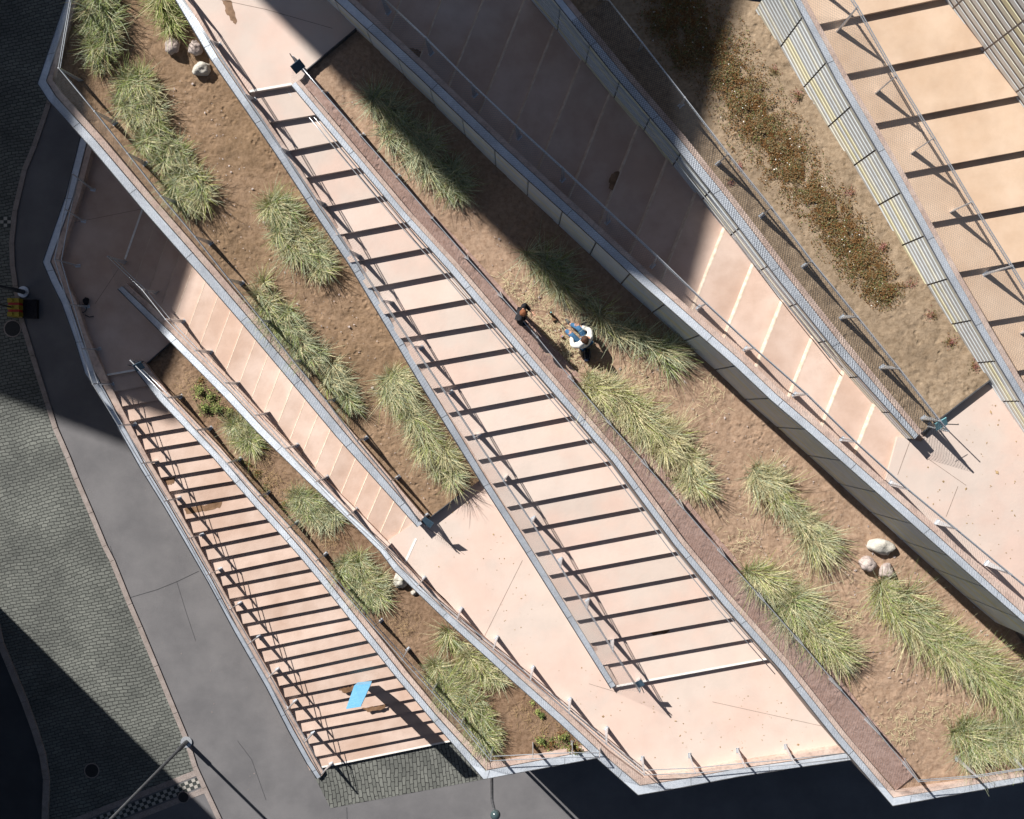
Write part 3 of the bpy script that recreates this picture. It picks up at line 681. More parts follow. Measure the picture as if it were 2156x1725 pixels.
# P3 flower bed
Lp = [(q[2][0]-3, q[2][1]+2) for q in E['E7'][:7]] + [(1941, 909)]
Rp = [p for p in wall_px(E['E8'], zP3, .2)][:5] + [(2096, 795)]
Rp = [q if q[1] < 780 else (2090, 797) for q in Rp]
bed('flower_bed', 'tan sandy bed with a strip of low flowering cover in the upper right', Lp, Rp, zP3, M['soil3'], 260, 80, seed=13, edge=((1943, 910), (2086, 800), 11.46))

# ================================================================ RAILINGS
def railing(label, tops, feet, zf, outer=None, mesh='net', hgt=1.1, mids=(.62,), posts=None, rr=.017, skip=0):
    """tops/feet px lists (paired), zf foot height function, outer: coping edge (x,y,z) polyline"""
    W = []
    for (tp, ft) in zip(tops, feet):
        z = zf(*ft); W.append((P(*tp, z+hgt), P(*ft, z)))
    t = thing('railing', (W[0][1].x, W[0][1].y, W[0][1].z), label, 'railing', 'mesh railings along the terraces')
    mb = MB(); mb.tube([w_[0] for w_ in W], rr*.8, 6); mb.build('top_rail', M['steel'], t, smooth=True)
    for f in mids:
        mb = MB(); mb.tube([w_[1].lerp(w_[0], f) + Vector((0, 0, .0)) for w_ in W], rr*.85, 6); mb.build('handrail', M['steel'], t, smooth=True)
    for i, (tp, ft) in enumerate(W):
        if i < skip: continue
        d = (W[min(i+1, len(W)-1)][0] - W[max(i-1, 0)][0]); d.z = 0; d.normalize(); side = Vector((-d.y, d.x, 0))
        mb = MB(); up = (tp-ft)
        b0 = ft - up*.03
        # tapered plate with a bend near the foot, thin along the rail, deep across it
        kn = ft.lerp(tp, .22) 
        th = d*.013
        def ring(c, dp): return [c-th-side*dp, c+th-side*dp, c+th+side*dp, c-th+side*dp]
        rs = [ring(b0, .075), ring(kn, .06), ring(tp, .022)]
        s0 = len(mb.v)
        for r_ in rs: mb.v += r_
        for k in range(2):
            for j in range(4):
                a_ = s0+k*4+j; b_ = s0+k*4+(j+1) % 4; mb.f.append((a_, b_, b_+4, a_+4)); mb.m.append(0)
        mb.f.append((s0, s0+1, s0+2, s0+3)); mb.m.append(0); mb.f.append((s0+8, s0+9, s0+10, s0+11)); mb.m.append(0)
        mb.box(ft + Vector((0, 0, .006)), d*.05, side*.08, Vector((0, 0, .008)))
        mb.build('post', M['steel'], t, fix=True)
    if outer:
        mb = MB(); mb.uv = []
        n = 0; acc = 0
        pts = []
        for i in range(len(W)-1):
            for k in range(4): pts.append((lerp2(tops[i], tops[i+1], k/4), lerp2(feet[i], feet[i+1], k/4)))
        pts.append((tops[-1], feet[-1]))
        prev = None
        for tp, ft in pts:
            z = zf(*ft); T = P(*tp, z+hgt); ox, oy, oz = nearest(outer, ft); B_ = P(ox, oy, oz+.02)
            if prev:
                du = (T-prev[0]).length; h0 = (prev[0]-prev[1]).length; h1 = (T-B_).length
                mb.quad(prev[1], B_, T, prev[0]); mb.uv += [acc, 0, acc+du, 0, acc+du, h1, acc, h0]
                acc += du
            prev = (T, B_)
        o = mb.build('wire_mesh', M[mesh], t)
    return t
out = lambda k: [(*s[0], s[3]) for s in E[k]]
f1 = [(196, 400), (176, 466), (164, 560), (184, 646), (208, 735), (235.6, 809.5), (283, 894), (331, 972), (377, 1049), (425, 1126), (464, 1198), (505, 1270), (545, 1340), (584, 1409), (621.5, 1476), (659, 1543), (697, 1608)]
t1 = [(152, 366), (136, 440), (115, 546), (143.6, 641), (171, 735), (195, 808.5), (249, 896), (297, 976), (345, 1056), (393, 1135), (434, 1212), (478, 1287), (521, 1358), (562, 1430), (601, 1498), (640, 1565), (676, 1632)]
zf1 = lambda x, y: L1 if y < 790 else zA(x, y)
railing('railing with slim plate posts along the street edge of the lowest stair', t1, f1, zf1, None, 'net', mids=(.72,), rr=.02)
t2 = [(274, 759), (351, 838), (412, 907), (478, 976), (543, 1046), (604, 1114), (664, 1183), (726, 1251), (787, 1321), (847, 1389), (910, 1458), (971, 1526), (1033, 1602), (1122, 1598), (1205, 1594), (1262, 1596)]
f2 = [(300, 764), (381, 835), (443, 902), (505, 967), (565, 1037), (626, 1100), (685, 1167), (741, 1237), (802, 1307), (859, 1367), (920, 1438), (978, 1509), (1036, 1572), (1122, 1567), (1205, 1565), (1264, 1562)]
railing('railing between the lowest stair and the narrow dark bed, bent round its front tip', t2, f2, zP1, out('E2'), 'net', mids=(.7,))
t3 = [(226, 540), (299, 610), (348, 672), (410, 737.5), (473, 806), (536, 875), (599, 945), (664, 1015), (731, 1087), (809, 1158), (877, 1236), (961, 1307), (1038, 1369), (1116.5, 1433.6), (1198.5, 1502), (1277, 1567), (1357, 1632), (1464, 1628), (1570, 1618), (1674, 1609), (1790, 1596)]
f3 = [(266, 554), (331, 617), (386, 677), (444, 742), (502, 808), (565, 870), (625, 938), (688, 1005), (749.5, 1073), (822, 1146), (893, 1217.5), (971, 1283), (1046.5, 1343), (1122, 1406), (1200, 1473), (1277, 1534), (1352, 1597), (1452, 1590.6), (1553, 1580), (1654, 1572), (1762, 1560)]
zB = lambda x, y: max(L1, min(L2, L1 + (y-546)/636*1.2))
railing('railing along the lower ramp and the front edge of the pale landing', t3, f3, zB, out('E3'), 'net', mids=(.72,))
t0 = [(152, -30), (147, 0), (123, 143), (198, 234), (268, 323), (338, 413), (410, 498.5), (481, 588), (550, 673.6), (616, 759), (686, 844), (749.5, 928), (821, 1013.4), (882.6, 1098.8)]
f0 = [(200, -25), (190, 20), (172, 171), (242, 259.5), (305.6, 345), (379, 430), (444, 512), (509, 597), (573.6, 679), (638.5, 761), (705, 841), (770, 923), (838, 1005), (898, 1085)]
railing('railing round the pointed outer edge of the boulder bed', t0, f0, zP0, out('E0'), 'net', mids=(.93,))
t4 = [(366, -28), (440, 85), (515, 198), (591, 312), (664, 420), (734, 527), (804, 633), (870, 730), (936, 827), (998, 921), (1060, 1013), (1120, 1102), (1180, 1196), (1236, 1284), (1291, 1372), (1347, 1458)]
f4 = [(388, -17), (460, 95), (534, 211), (606, 321), (682, 431), (757, 541), (825, 638), (886, 732), (949, 826), (1009, 916), (1066, 1003), (1123, 1091), (1180, 1178), (1237, 1264), (1289, 1347), (1344, 1430)]
railing('railing on the left side of the wide middle stair, its shadow lying on the treads', t4, f4, lambda x, y: L3 if y < 195 else zC(x, y), out('E4'), 'net', mids=(.82,), rr=.016)
t5 = [(616, 119), (678, 192), (758, 284), (835, 372), (910, 459), (985, 545), (1057, 626), (1132, 711), (1207, 803), (1285.5, 894), (1364, 984), (1439, 1071), (1526, 1172), (1609, 1266), (1690, 1358), (1772, 1454), (1852, 1546), (1935, 1646), (2058, 1636), (2156, 1620), (2230, 1612)]
f5 = [(632, 138), (686, 196), (763, 286), (838, 372), (910, 457), (981, 540), (1050, 617), (1124, 700), (1198, 790), (1275, 880), (1352, 968), (1427, 1053), (1512, 1154), (1589, 1242), (1667, 1331), (1746, 1425), (1821, 1510), (1901, 1601), (2014, 1597), (2127, 1589), (2190, 1580)]
railing('railing with dense mesh above the brown channel right of the middle stair', t5, f5, zP2, out('E5'), 'net', mids=(.93,), rr=.016)
t6 = [(800, -12), (896, 78), (992, 174), (1086, 263), (1185, 353), (1282, 444), (1384, 539), (1488, 639), (1589, 733), (1700, 830), (1802, 930), (1912, 1030), (2014, 1114), (2130, 1210), (2240, 1300)]
f6 = [(818, 27), (908, 113), (1000, 201), (1093, 290), (1185, 379), (1279, 468), (1374, 560), (1471, 648), (1570, 735), (1673, 831), (1773, 925), (1874, 1018), (1973, 1100), (2077, 1186), (2180, 1275)]
railing('railing along the wall side of the shaded upper ramp', t6, f6, zD, out('E6'), 'net', mids=(.88,), rr=.016)
t7 = [(1282, 0), (1352, 89), (1442, 205), (1534, 324), (1625, 437), (1710, 550), (1806, 667), (1894, 776), (1980, 886), (1998, 908)]
f7 = [(1262, -5), (1347, 106), (1434, 222), (1512, 345), (1604, 454), (1693, 560), (1773, 668), (1857, 773), (1944, 880), (1955, 895)]
railing('railing with dark dense mesh on the left edge of the flowering bed', t7, f7, zP3, out('E7'), 'netd', mids=(.9,), rr=.016)
t8 = [(1745, -80), (1806, 14), (1888, 159), (1968, 290), (2048, 425), (2132, 560), (2210, 690), (2290, 830)]
f8 = [(1700, -40), (1765, 65), (1845, 196), (1918, 323), (1999, 447), (2075, 577), (2150, 700), (2225, 830)]
railing('railing with dense mesh over the left end of the widest tan steps', t8, f8, zE, out('E8'), 'net', mids=(.93,), rr=.018)
# thin handrails fixed to the stair side of the right middle parapet
mb = MB()
for off in (0, 7):
    pts = [P(s[0][0]-5-off*.7, s[0][1]+3+off, s[3]-.35) for s in E['E5'][:9]]
    mb.tube(pts, .013, 6)
t = thing('wall_handrail', (P(944, 568, 0).x, P(944, 568, 0).y, 0), 'pair of thin steel rails fixed to the right wall of the middle stair', 'handrail', 'thin rails fixed to walls')
mb.build('rail', M['steel'], t, smooth=True)
mb = MB()
for off in (0, 9):
    pts = [P(s[0][0]-6-off*.7, s[0][1]+4+off, s[3]-.3) for s in E['E7'][:7]]
    mb.tube(pts, .013, 6)
t = thing('wall_handrail', (P(1420, 308, 0).x, P(1420, 308, 0).y, 0), 'pair of thin steel rails fixed to the ribbed wall right of the shaded upper ramp', 'handrail', 'thin rails fixed to walls')
mb.build('rail', M['steel'], t, smooth=True)

# small wayfinding plates at the railing ends
def plate(x, y, z, ang, m, label, w_=.16, h_=.13):
    t = thing('sign_plate', P(x, y, z), label, 'sign', 'small plates at the railing ends')
    c = P(x, y, z+1.0); a = Vector((math.cos(R(ang)), math.sin(R(ang)), 0)); n = Vector((-a.y, a.x, 0))
    mb = MB(); mb.tube([P(x, y, z), P(x, y, z)+Vector((0, 0, 1.1))], .015, 6); mb.build('pole', M['dsteel'], t)
    mb = MB(); lean = Vector((n.x*.75, n.y*.75, .6))
    mb.box(c, a*w_, n*.008, lean*h_); mb.build('plate', m, t)
    return t
plate(1982, 893, L4, 30, M['cyan'], 'pale cyan plate at the lower end of the flowering bed')
plate(627, 140, L3, 40, M['navy'], 'dark blue plate at the top of the middle stair')
plate(900, 1100, L2, -35, M['navy'], 'thin dark plate at the lower tip of the boulder bed', .17)
plate(292, 772, L1, 25, M['navy'], 'small teal plate at the head of the lowest stair in shade', .14)
plate(1347, 1440, L2, -50, M['navy'], 'dark plate at the foot of the middle stair', .1)

# ================================================================ BLUE SIGN
zs = zA(765, 1440)
bl, br = P(753, 1437, zs), P(783, 1434, zs)
tl, tr_ = P(729, 1491, zs+3.0), P(760, 1486, zs+3.0)
t = thing('blue_totem', (bl+br)/2, 'tall bent sky blue panel standing on the lowest stair', 'sign')
mb = MB(); up = (tl-bl); k1 = .24
m0 = [bl.lerp(tl, k1) + Vector((-.03, .09, 0)), br.lerp(tr_, k1) + Vector((.05, .09, 0))]
nb = Vector((.1, -1, 0)).normalized()*.03
def slab(mb, a, b, c, d_):
    i = len(mb.v); mb.v += [a, b, c, d_, a+nb, b+nb, c+nb, d_+nb]
    for f in ((0,1,2,3),(7,6,5,4),(0,4,5,1),(1,5,6,2),(2,6,7,3),(3,7,4,0)): mb.f.append(tuple(i+k for k in f)); mb.m.append(0)
slab(mb, m0[0], m0[1], tr_, tl); mb.build('panel', M['blue'], t, fix=True)
mb = MB(); slab(mb, bl, br, m0[1]+Vector((0, 0, -.004)), m0[0]+Vector((0, 0, -.004))); mb.build('foot', M['blue'], t, fix=True)

# ================================================================ LAMPS, BLOCK
def lamp(x, y, hgt, label, r=.055, arm=None, globe=False, base=.2):
    b = P(x, y, 0); t = thing('street_lamp', b, label, 'street lamp', 'street lamps')
    mb = MB(); mb.tube([b, b+Vector((0, 0, .06))], base, 20); mb.build('base_plate', M['steel'], t)
    mb = MB(); mb.tube([b+Vector((0, 0, .04)), b+Vector((0, 0, .9)), b+Vector((0, 0, .92)), b+Vector((0, 0, hgt))], [r*1.5, r*1.5, r, r*.75], 12); mb.build('pole', M['dsteel'], t, smooth=True)
    mb = MB(); mb.tube([b+Vector((0, 0, hgt)), b+Vector((0, 0, hgt+.05)), b+Vector((0, 0, hgt+.5)), b+Vector((0, 0, hgt+.6))], [.12, .22, .26, .1], 16); mb.build('lamp_head', M['globe'], t, smooth=True)
    return t
lamp(393, 1562, 10.5, 'tall street lamp with its base on the kerb near the lower left')
lamp(50, 615, 8.5, 'street lamp in deep shade above the yellow block at the left edge')
# bent lamp with globe below the front tip
g = P(1043, 1716, 7.0); kn = P(1036, 1686, 5.9); b = P(1034, 1550, 0)
t = thing('globe_lamp', b, 'dark globe lamp on a bent pole below the tip of the narrow bed', 'street lamp')
mb = MB(); mb.tube([b, kn, g - Vector((0, 0, .1))], [.06, .045, .035], 10); mb.build('pole', M['dsteel'], t, smooth=True)
def sphere(mb, c, rx, ry, rz, nu=16, nv=10, jit=0, seed=0, m=0):
    base = len(mb.v)
    for i in range(nv+1):
        th = math.pi*i/nv
        for j in range(nu):
            ph = 2*math.pi*j/nu
            dvec = Vector((math.sin(th)*math.cos(ph), math.sin(th)*math.sin(ph), math.cos(th)))
            k = 1 + jit*(noise.noise(dvec*1.3 + Vector((seed, seed*2, 0))) + .4*noise.noise(dvec*3.1 + Vector((seed, 0, 5))))
            mb.v.append(c + Vector((dvec.x*rx, dvec.y*ry, dvec.z*rz))*k)
    for i in range(nv):
        for j in range(nu):
            a = base+i*nu+j; b_ = base+i*nu+(j+1) % nu
            mb.f.append((a, a+nu, b_+nu, b_)); mb.m.append(m)
mb = MB(); sphere(mb, g, .15, .15, .15); mb.build('globe', M['globe'], t, smooth=True)
mb = MB(); mb.tube([g-Vector((0, 0, .19)), g-Vector((0, 0, .1))], [.05, .09], 12); mb.build('collar', M['dsteel'], t)
# yellow and red block with sign pole
b = P(42, 650, 0); t = thing('barrier_block', b, 'yellow block with red bands holding a sign pole, in deep shade at the left edge', 'barrier')
mb = MB()
for j in (-1, 0, 1):
    mb.box(b + Vector((0, j*.24, .28)), Vector((.2, 0, 0)), Vector((0, .075, 0)), Vector((0, 0, .28)))
    mb.tube([b + Vector((-.05, j*.24, .56)), b + Vector((-.05, j*.24, .62))], .06, 10)
mb.build('body', M['yellow'], t)
mb = MB()
for j in (-.5, .5): mb.box(b + Vector((0, j*.24, .25)), Vector((.19, 0, 0)), Vector((0, .044, 0)), Vector((0, 0, .25)))
mb.build('band', M['red'], t)
mb = MB(); mb.tube([b+Vector((-.05, 0, .3)), b+Vector((-.05, 0, 3.4))], .03, 8); mb.build('pole', M['dsteel'], t)
mb = MB(); mb.box(b+Vector((.42, -.03, .1)), Vector((.25, 0, 0)), Vector((0, .33, 0)), Vector((0, 0, .1))); mb.build('dark_box', M['black'], t)  # low black box beside the block

# ================================================================ BOULDERS
def boulder(x, y, zf, rx, ry, rot, m, label, seed, grp='granite boulders on the sand'):
    z = zf(x, y); k = (H-z)/F; mb = MB(); hgt = min(rx, ry)*k*.95
    c0 = P(x, y, z + hgt*.5)
    sphere(mb, Vector((0, 0, 0)), rx*k, ry*k, hgt, 24, 16, .35, seed)
    cr, sr = math.cos(R(rot)), math.sin(R(rot))
    mb.v = [c0 + Vector((v.x*cr-v.y*sr, v.x*sr+v.y*cr, v.z)) for v in mb.v]
    o = mb.build('boulder', m, smooth=True); tag(o, label, 'boulder', grp)
boulder(364, 98, zP0, 15, 16, 0, M['rock1'], 'pinkish round boulder, left of the two by the green grass at the top', 1)
boulder(412, 102, zP0, 14, 15, 0, M['rock1'], 'beige boulder touching the capped curb at the top', 2)
boulder(425, 146, zP0, 20, 14, 12, M['rock2'], 'grey oblong boulder, lowest of the upper left three', 3)
boulder(1856, 1150, zP2, 27, 17, -8, M['rock2'], 'large pale flat boulder under the long ribbed wall', 4)
boulder(1826, 1188, zP2, 18, 16, 0, M['rock1'], 'pinkish round boulder left of the smallest one in the large bed', 5)
boulder(1866, 1203, zP2, 15, 17, 0, M['rock1'], 'small pale pink boulder at the head of the long grass patch', 6)
boulder(843, 1221, zP1, 15, 17, 0, M['rock2'], 'pale boulder half under the capped curb of the narrow bed', 7)
boulder(871, 1248, zP1, 6, 6, 0, M['rock2'], 'fist sized white stone by the curb of the narrow bed', 8)

# ================================================================ GRASS
def grass(label, spine, hw, zf, n, length, mix, seed, bias=(.55, .45), dry=0.0, ext=0.0):
    """spine px points; hw px half width (list or number); mix weights for g1,g2,g3,g4"""
    rng = random.Random(seed)
    sp = resample([(*p, 0) for p in spine], 40)
    hws = hw if isinstance(hw, (list, tuple)) else [hw]*2
    mb = MB()
    tufts = []
    n = int(n*.92); nt_ = max(8, n//95)
    for i in range(nt_):
        u = rng.random(); k = min(38, int(u*39)); c = sp[k].lerp(sp[k+1], rng.random())
        d = (sp[k+1]-sp[k]).normalized(); nn = Vector((-d.y, d.x, 0))
        wd = hws[0] + (hws[-1]-hws[0])*u
        end = min(1, .55 + 4*min(u, 1-u))
        q = c + nn*rng.uniform(-1, 1)*wd*(.62 + .28*noise.noise(Vector((c.x*.02, c.y*.02, seed))))*end
        tone = rng.random()
        ba = rng.gauss(0, .7); bs = rng.uniform(.1, 1.15); tufts.append((q.x, q.y, tone, rng.uniform(.5, 1.2), bs*(bias[0]*math.cos(ba)-bias[1]*math.sin(ba)), bs*(bias[0]*math.sin(ba)+bias[1]*math.cos(ba))))
    for i in range(n):
        tx, ty, tone, tsz, bx_, by_ = tufts[min(nt_-1, int(nt_*rng.random()))]
        z = zf(tx, ty); a = rng.uniform(0, 2*math.pi); ro = abs(rng.gauss(0, 5.0)); b = P(tx + ro*math.cos(a), ty - ro*math.sin(a), z - .03)
        L = length*.9*tsz*rng.uniform(.5, 1.2)
        a += rng.gauss(0, .35); h_ = Vector((math.cos(a), math.sin(a), 0))*rng.uniform(.25, .95) + Vector((bx_, -by_, 0))*rng.uniform(.4, 1.0)
        a2 = rng.uniform(-.4, .4)
        droop = rng.uniform(.35, .95)
        wd = rng.uniform(.005, .0105)
        pts = []
        for k in range(5):
            s = k/4
            hh = h_*(L*(.35*s + .75*s*s)); hh = Vector((hh.x - hh.y*a2*s, hh.y + hh.x*a2*s, 0))
            pts.append(b + hh + Vector((0, 0, L*(s - droop*.55*s*s))))
        dd = h_.normalized() if h_.length > .01 else Vector((1, 0, 0)); sd_ = Vector((-dd.y, dd.x, 0)); 
        tw = rng.uniform(-.5, .5); sd_ = (sd_ + Vector((0, 0, tw))).normalized()
        r = rng.random()*.5 + tone*.5; acc = 0; mi = 0
        for j, wt in enumerate(mix):
            acc += wt
            if r <= acc: mi = j; break
        rq = rng.random()
        if rq < .09: mi = 4
        elif rq < .22: mi = 2
        base = len(mb.v)
        for k, p in enumerate(pts):
            ww = wd*(1 - .8*(k/4)**2); mb.v += [p - sd_*ww, p + sd_*ww]
        for k in range(4):
            mb.f.append((base+2*k, base+2*k+1, base+2*k+3, base+2*k+2)); mb.m.append(mi)
    t = mb.build('grass_clump', [M['g1'], M['g2'], M['g3'], M['g4'], M['g5']])
    tag(t, label, 'ornamental grass', 'clumps of long ornamental grass')
    return t
GD = .72
grass('long green clump in the upper left tip of the boulder bed', [(218, -20), (215, 60), (222, 145)], [40, 44], zP0, 3600, .75, (.5, .25, .1, .15), 11, bias=(.05, .15))
grass('bright green clump at the top edge above the pinkish boulder', [(340, -30), (350, 30), (358, 62)], [34, 36], zP0, 2000, .75, (.55, .05, .1, .3), 12, bias=(.1, .2))
grass('biggest green clump, left of the footprinted sand', [(283, 165), (298, 235), (345, 320), (395, 385), (420, 445)], [62, 52], zP0, 10500, .62, (.40, .25, .15, .2), 13, bias=(.25, .3))
grass('clump beside the capped curb, right of the biggest green clump', [(568, 420), (595, 460), (640, 520), (675, 570)], [44, 46], zP0, 5600, .66, (.35, .3, .2, .15), 14, bias=(.3, .4))
grass('long thin winding clump in the middle of the boulder bed', [(548, 598), (575, 650), (620, 700), (665, 755), (705, 800), (745, 850)], [38, 32], zP0, 6000, .6, (.3, .35, .2, .15), 15, bias=(.3, .35))
grass('pale clump at the lower end of the boulder bed', [(825, 792), (850, 850), (885, 910), (925, 965), (965, 1000)], [38, 36], zP0, 6200, .66, (.28, .27, .27, .18), 16, bias=(.35, .5))
grass('shaded clump at the top of the large bed', [(785, 205), (830, 265), (880, 320), (930, 355), (965, 405)], [46, 40], zP2, 5200, .75, (.25, .5, .15, .1), 17, bias=(.4, .3))
grass('shaded long clump between the people and the ribbed wall', [(1110, 525), (1165, 575), (1225, 640), (1290, 690), (1370, 730), (1430, 765)], [30, 28], zP2, 3400, .8, (.25, .45, .2, .1), 18, bias=(.45, .35))
grass('straw coloured clump below the seated person', [(1228, 790), (1290, 840), (1360, 890), (1420, 950), (1465, 1030)], [26, 54], zP2, 7400, .8, (.2, .2, .4, .2), 19, bias=(.45, .4))
grass('clump above the three boulders of the large bed', [(1580, 990), (1625, 1030), (1680, 1090), (1725, 1150)], [32, 34], zP2, 4300, .8, (.22, .25, .33, .2), 20, bias=(.5, .45))
grass('clump at the channel edge halfway down the large bed', [(1570, 1195), (1640, 1250), (1710, 1320), (1775, 1375)], [40, 46], zP2, 6600, .85, (.32, .2, .25, .23), 21, bias=(.5, .42))
grass('longest clump running from the boulders to the right edge', [(1845, 1235), (1920, 1290), (2000, 1365), (2075, 1425), (2150, 1460)], [48, 42], zP2, 8600, .9, (.36, .15, .22, .27), 22, bias=(.5, .4))
grass('rounded clump in the lower right corner by the front railing', [(1995, 1545), (2060, 1560), (2120, 1545), (2180, 1530)], [42, 46], zP2, 6200, .85, (.38, .2, .2, .22), 23, bias=(.35, .4))
grass('small clump, topmost grass in the narrow bed', [(495, 885), (515, 915), (528, 935)], [27, 30], zP1, 2300, .6, (.4, .2, .2, .2), 24, bias=(.3, .3))
grass('second clump down the narrow bed', [(628, 1035), (660, 1070), (705, 1105)], [30, 34], zP1, 3100, .6, (.35, .3, .2, .15), 25, bias=(.3, .35))
grass('third clump down the narrow bed, beside the half hidden boulder', [(725, 1180), (765, 1215), (800, 1262)], [40, 42], zP1, 4800, .62, (.35, .3, .2, .15), 26, bias=(.3, .35))
grass('slim clump against the capped curb of the pale landing', [(930, 1318), (975, 1365), (1015, 1405), (1050, 1430)], [17, 22], zP1, 2500, .6, (.35, .15, .25, .25), 27, bias=(.25, .5))
grass('lowest clump of the narrow bed near its front tip', [(905, 1400), (950, 1440), (995, 1500), (1040, 1565)], [36, 40], zP1, 5400, .66, (.42, .2, .18, .2), 28, bias=(.25, .4))
# dry straw lying on the sand near the people
def litter(name, label, pts, n, zf, L, m, seed, spread):
    rng = random.Random(seed); mb = MB()
    for i in range(n):
        x, y = rng.choice(pts); x += rng.gauss(0, spread); y += rng.gauss(0, spread)
        p = P(x, y, zf(x, y)+.03+rng.random()*.03); a = rng.uniform(0, 6.28); l = L*rng.uniform(.3, 1)
        d = Vector((math.cos(a), math.sin(a), rng.uniform(-.05, .15)))*l; s = Vector((-math.sin(a), math.cos(a), 0))*.004
        q = p + d*.5 + Vector((rng.uniform(-.03, .03), rng.uniform(-.03, .03), .02))
        mb.quad(p-s, p+s, q+s, q-s); mb.quad(q-s, q+s, p+d+s, p+d-s)
    return tag(mb.build(name, m), label, 'dry grass', kind='stuff')
litter('straw', 'dry straw scattered on the sand round the people', [(1075, 600), (1110, 640), (1150, 660), (1150, 700), (1175, 720), (1200, 730), (1215, 770), (1190, 750), (1170, 690), (1230, 720), (1120, 620)], 480, zP2, .28, [M['g3']], 5, 14)
litter('straw', 'dry straw scattered along the large bed', [(1560, 1150), (1900, 1520), (1880, 1560), (1680, 1200), (1500, 830), (1350, 760), (1380, 820), (1790, 1290), (2020, 1520), (1960, 1500)], 700, zP2, .25, [M['g3']], 6, 22)
litter('straw', 'dry stems scattered along the narrow bed', [(540, 970), (570, 1010), (600, 1040), (460, 860), (1100, 1500), (850, 1320), (400, 820), (1150, 1540), (690, 1130)], 700, zP1, .2, [M['stem']], 9, 16)

def specks(name, label, poly, n, z, m, seed, s0=.008, s1=.03):
    rng = random.Random(seed); mb = MB(); xs = [p[0] for p in poly]; ys = [p[1] for p in poly]
    def inside(x, y):
        c = False; j = len(poly)-1
        for i in range(len(poly)):
            if (poly[i][1] > y) != (poly[j][1] > y) and x < (poly[j][0]-poly[i][0])*(y-poly[i][1])/(poly[j][1]-poly[i][1]) + poly[i][0]: c = not c
            j = i
        return c
    while n > 0:
        x, y = rng.uniform(min(xs), max(xs)), rng.uniform(min(ys), max(ys))
        if not inside(x, y): continue
        n -= 1; zz = z(x, y) if callable(z) else z
        p = P(x, y, zz+.006); a = rng.uniform(0, 6.28); r = rng.uniform(s0, s1)*(1 if rng.random() < .85 else 1.8)
        u = Vector((math.cos(a), math.sin(a), .1))*r; v = Vector((-math.sin(a), math.cos(a), 0))*r*rng.uniform(.4, .9)
        mb.quad(p-u, p-v, p+u+Vector((0, 0, r*.3)), p+v)
    return tag(mb.build(name, m, fix=True), label, 'debris', kind='stuff')
specks('leaf_litter', 'small dry leaves and grit on the pale front landing', [(880, 1140), (1000, 1040), (1290, 1460), (1600, 1420), (1770, 1560), (1360, 1600), (1050, 1350)], 160, L2, M['stem'], 51)
specks('leaf_litter', 'small dry leaves and grit on the pale right landing', [(1900, 1010), (2080, 820), (2156, 900), (2156, 1240), (2000, 1090)], 60, L4, M['stem'], 52)
specks('street_grit', 'scattered grit and gum spots on the asphalt', [(150, 950), (250, 900), (640, 1630), (760, 1725), (480, 1725), (300, 1280)], 70, 0.004, M['kerb'], 53, .006, .016)
specks('pebbles', 'small pebbles lying on the sand of the boulder bed', [(180, 180), (420, 160), (700, 560), (980, 1000), (890, 1060), (600, 720)], 420, lambda x, y: zP0(x, y)+.02, M['rock1'], 54, .01, .028)
specks('pebbles', 'small pebbles lying on the sand of the large bed', [(700, 180), (1250, 640), (2140, 1350), (2140, 1600), (1920, 1600), (1300, 860)], 700, lambda x, y: zP2(x, y)+.02, M['rock1'], 55, .01, .028)
# leafy low plants
def leafy(name, label, blobs, n, zf, size, mats, hts, seed, kind=None, cat='low plant', flowers=0):
    rng = random.Random(seed); mb = MB()
    for i in range(n):
        x, y, r = rng.choice(blobs); a = rng.uniform(0, 6.28); rr = min(1.15, abs(rng.gauss(0, .52)))*r
        # clumping
        cl = noise.noise(Vector(((x+rr*math.cos(a))*.045, (y+rr*math.sin(a))*.045, seed)))
        if cl < -.22 and rng.random() < .8: continue
        x += rr*math.cos(a); y += rr*math.sin(a)
        z = zf(x, y) + rng.random()*hts*(1-rr/r*.6)
        p = P(x, y, z); a = rng.uniform(0, 6.28); l = size*rng.uniform(.5, 1.2)
        u = Vector((math.cos(a), math.sin(a), rng.uniform(-.5, .6))).normalized(); v = u.cross(Vector((rng.uniform(-.4, .4), rng.uniform(-.4, .4), 1))).normalized()*l*.28
        q = p+u*l
        cn = noise.noise(Vector((x*.06, y*.06, seed+30)))
        if flowers and rng.random() < flowers: mi = len(mats)-1; 
        else:
            k = len(mats)-(1 if flowers else 0)
            mi = min(k-1, max(0, int((cn*1.4+.5+rng.uniform(-.45, .45))*k)))
        mb.quad(p, p+u*l*.5+v, q, p+u*l*.5-v, mi)
    return tag(mb.build(name, mats), label, cat, kind=kind)
leafy('leafy_shrub', 'low yellow green leafy shrub at the upper end of the narrow bed', [(420, 825, 16), (440, 835, 18), (455, 862, 20), (430, 860, 14), (480, 870, 12)], 2600, zP1, .06, [M['lf1'], M['g4'], M['lf1'], M['lf2']], .3, 41, cat='shrub')
leafy('leafy_shrub', 'spreading green and reddish shrub by the front curb of the narrow bed', [(1140, 1560, 16), (1160, 1568, 14), (1185, 1555, 20), (1200, 1572, 16), (1215, 1580, 14)], 2600, zP1, .055, [M['lf1'], M['g4'], M['lf1'], M['lf3']], .28, 42, cat='shrub')
leafy('leafy_shrub', 'small green shrub squeezed against the curb of the pale landing', [(1122, 1480, 9), (1130, 1500, 9), (1140, 1508, 7)], 700, zP1, .05, [M['lf1'], M['g4']], .2, 43, cat='shrub')
leafy('ground_cover', 'sparse brown weeds in the middle of the narrow bed', [(540, 1000, 22), (560, 1030, 22), (600, 1060, 16), (520, 975, 14), (420, 800, 14)], 1500, zP1, .045, [M['lf2'], M['lf1'], M['lf3']], .12, 44, kind='stuff', cat='weeds')
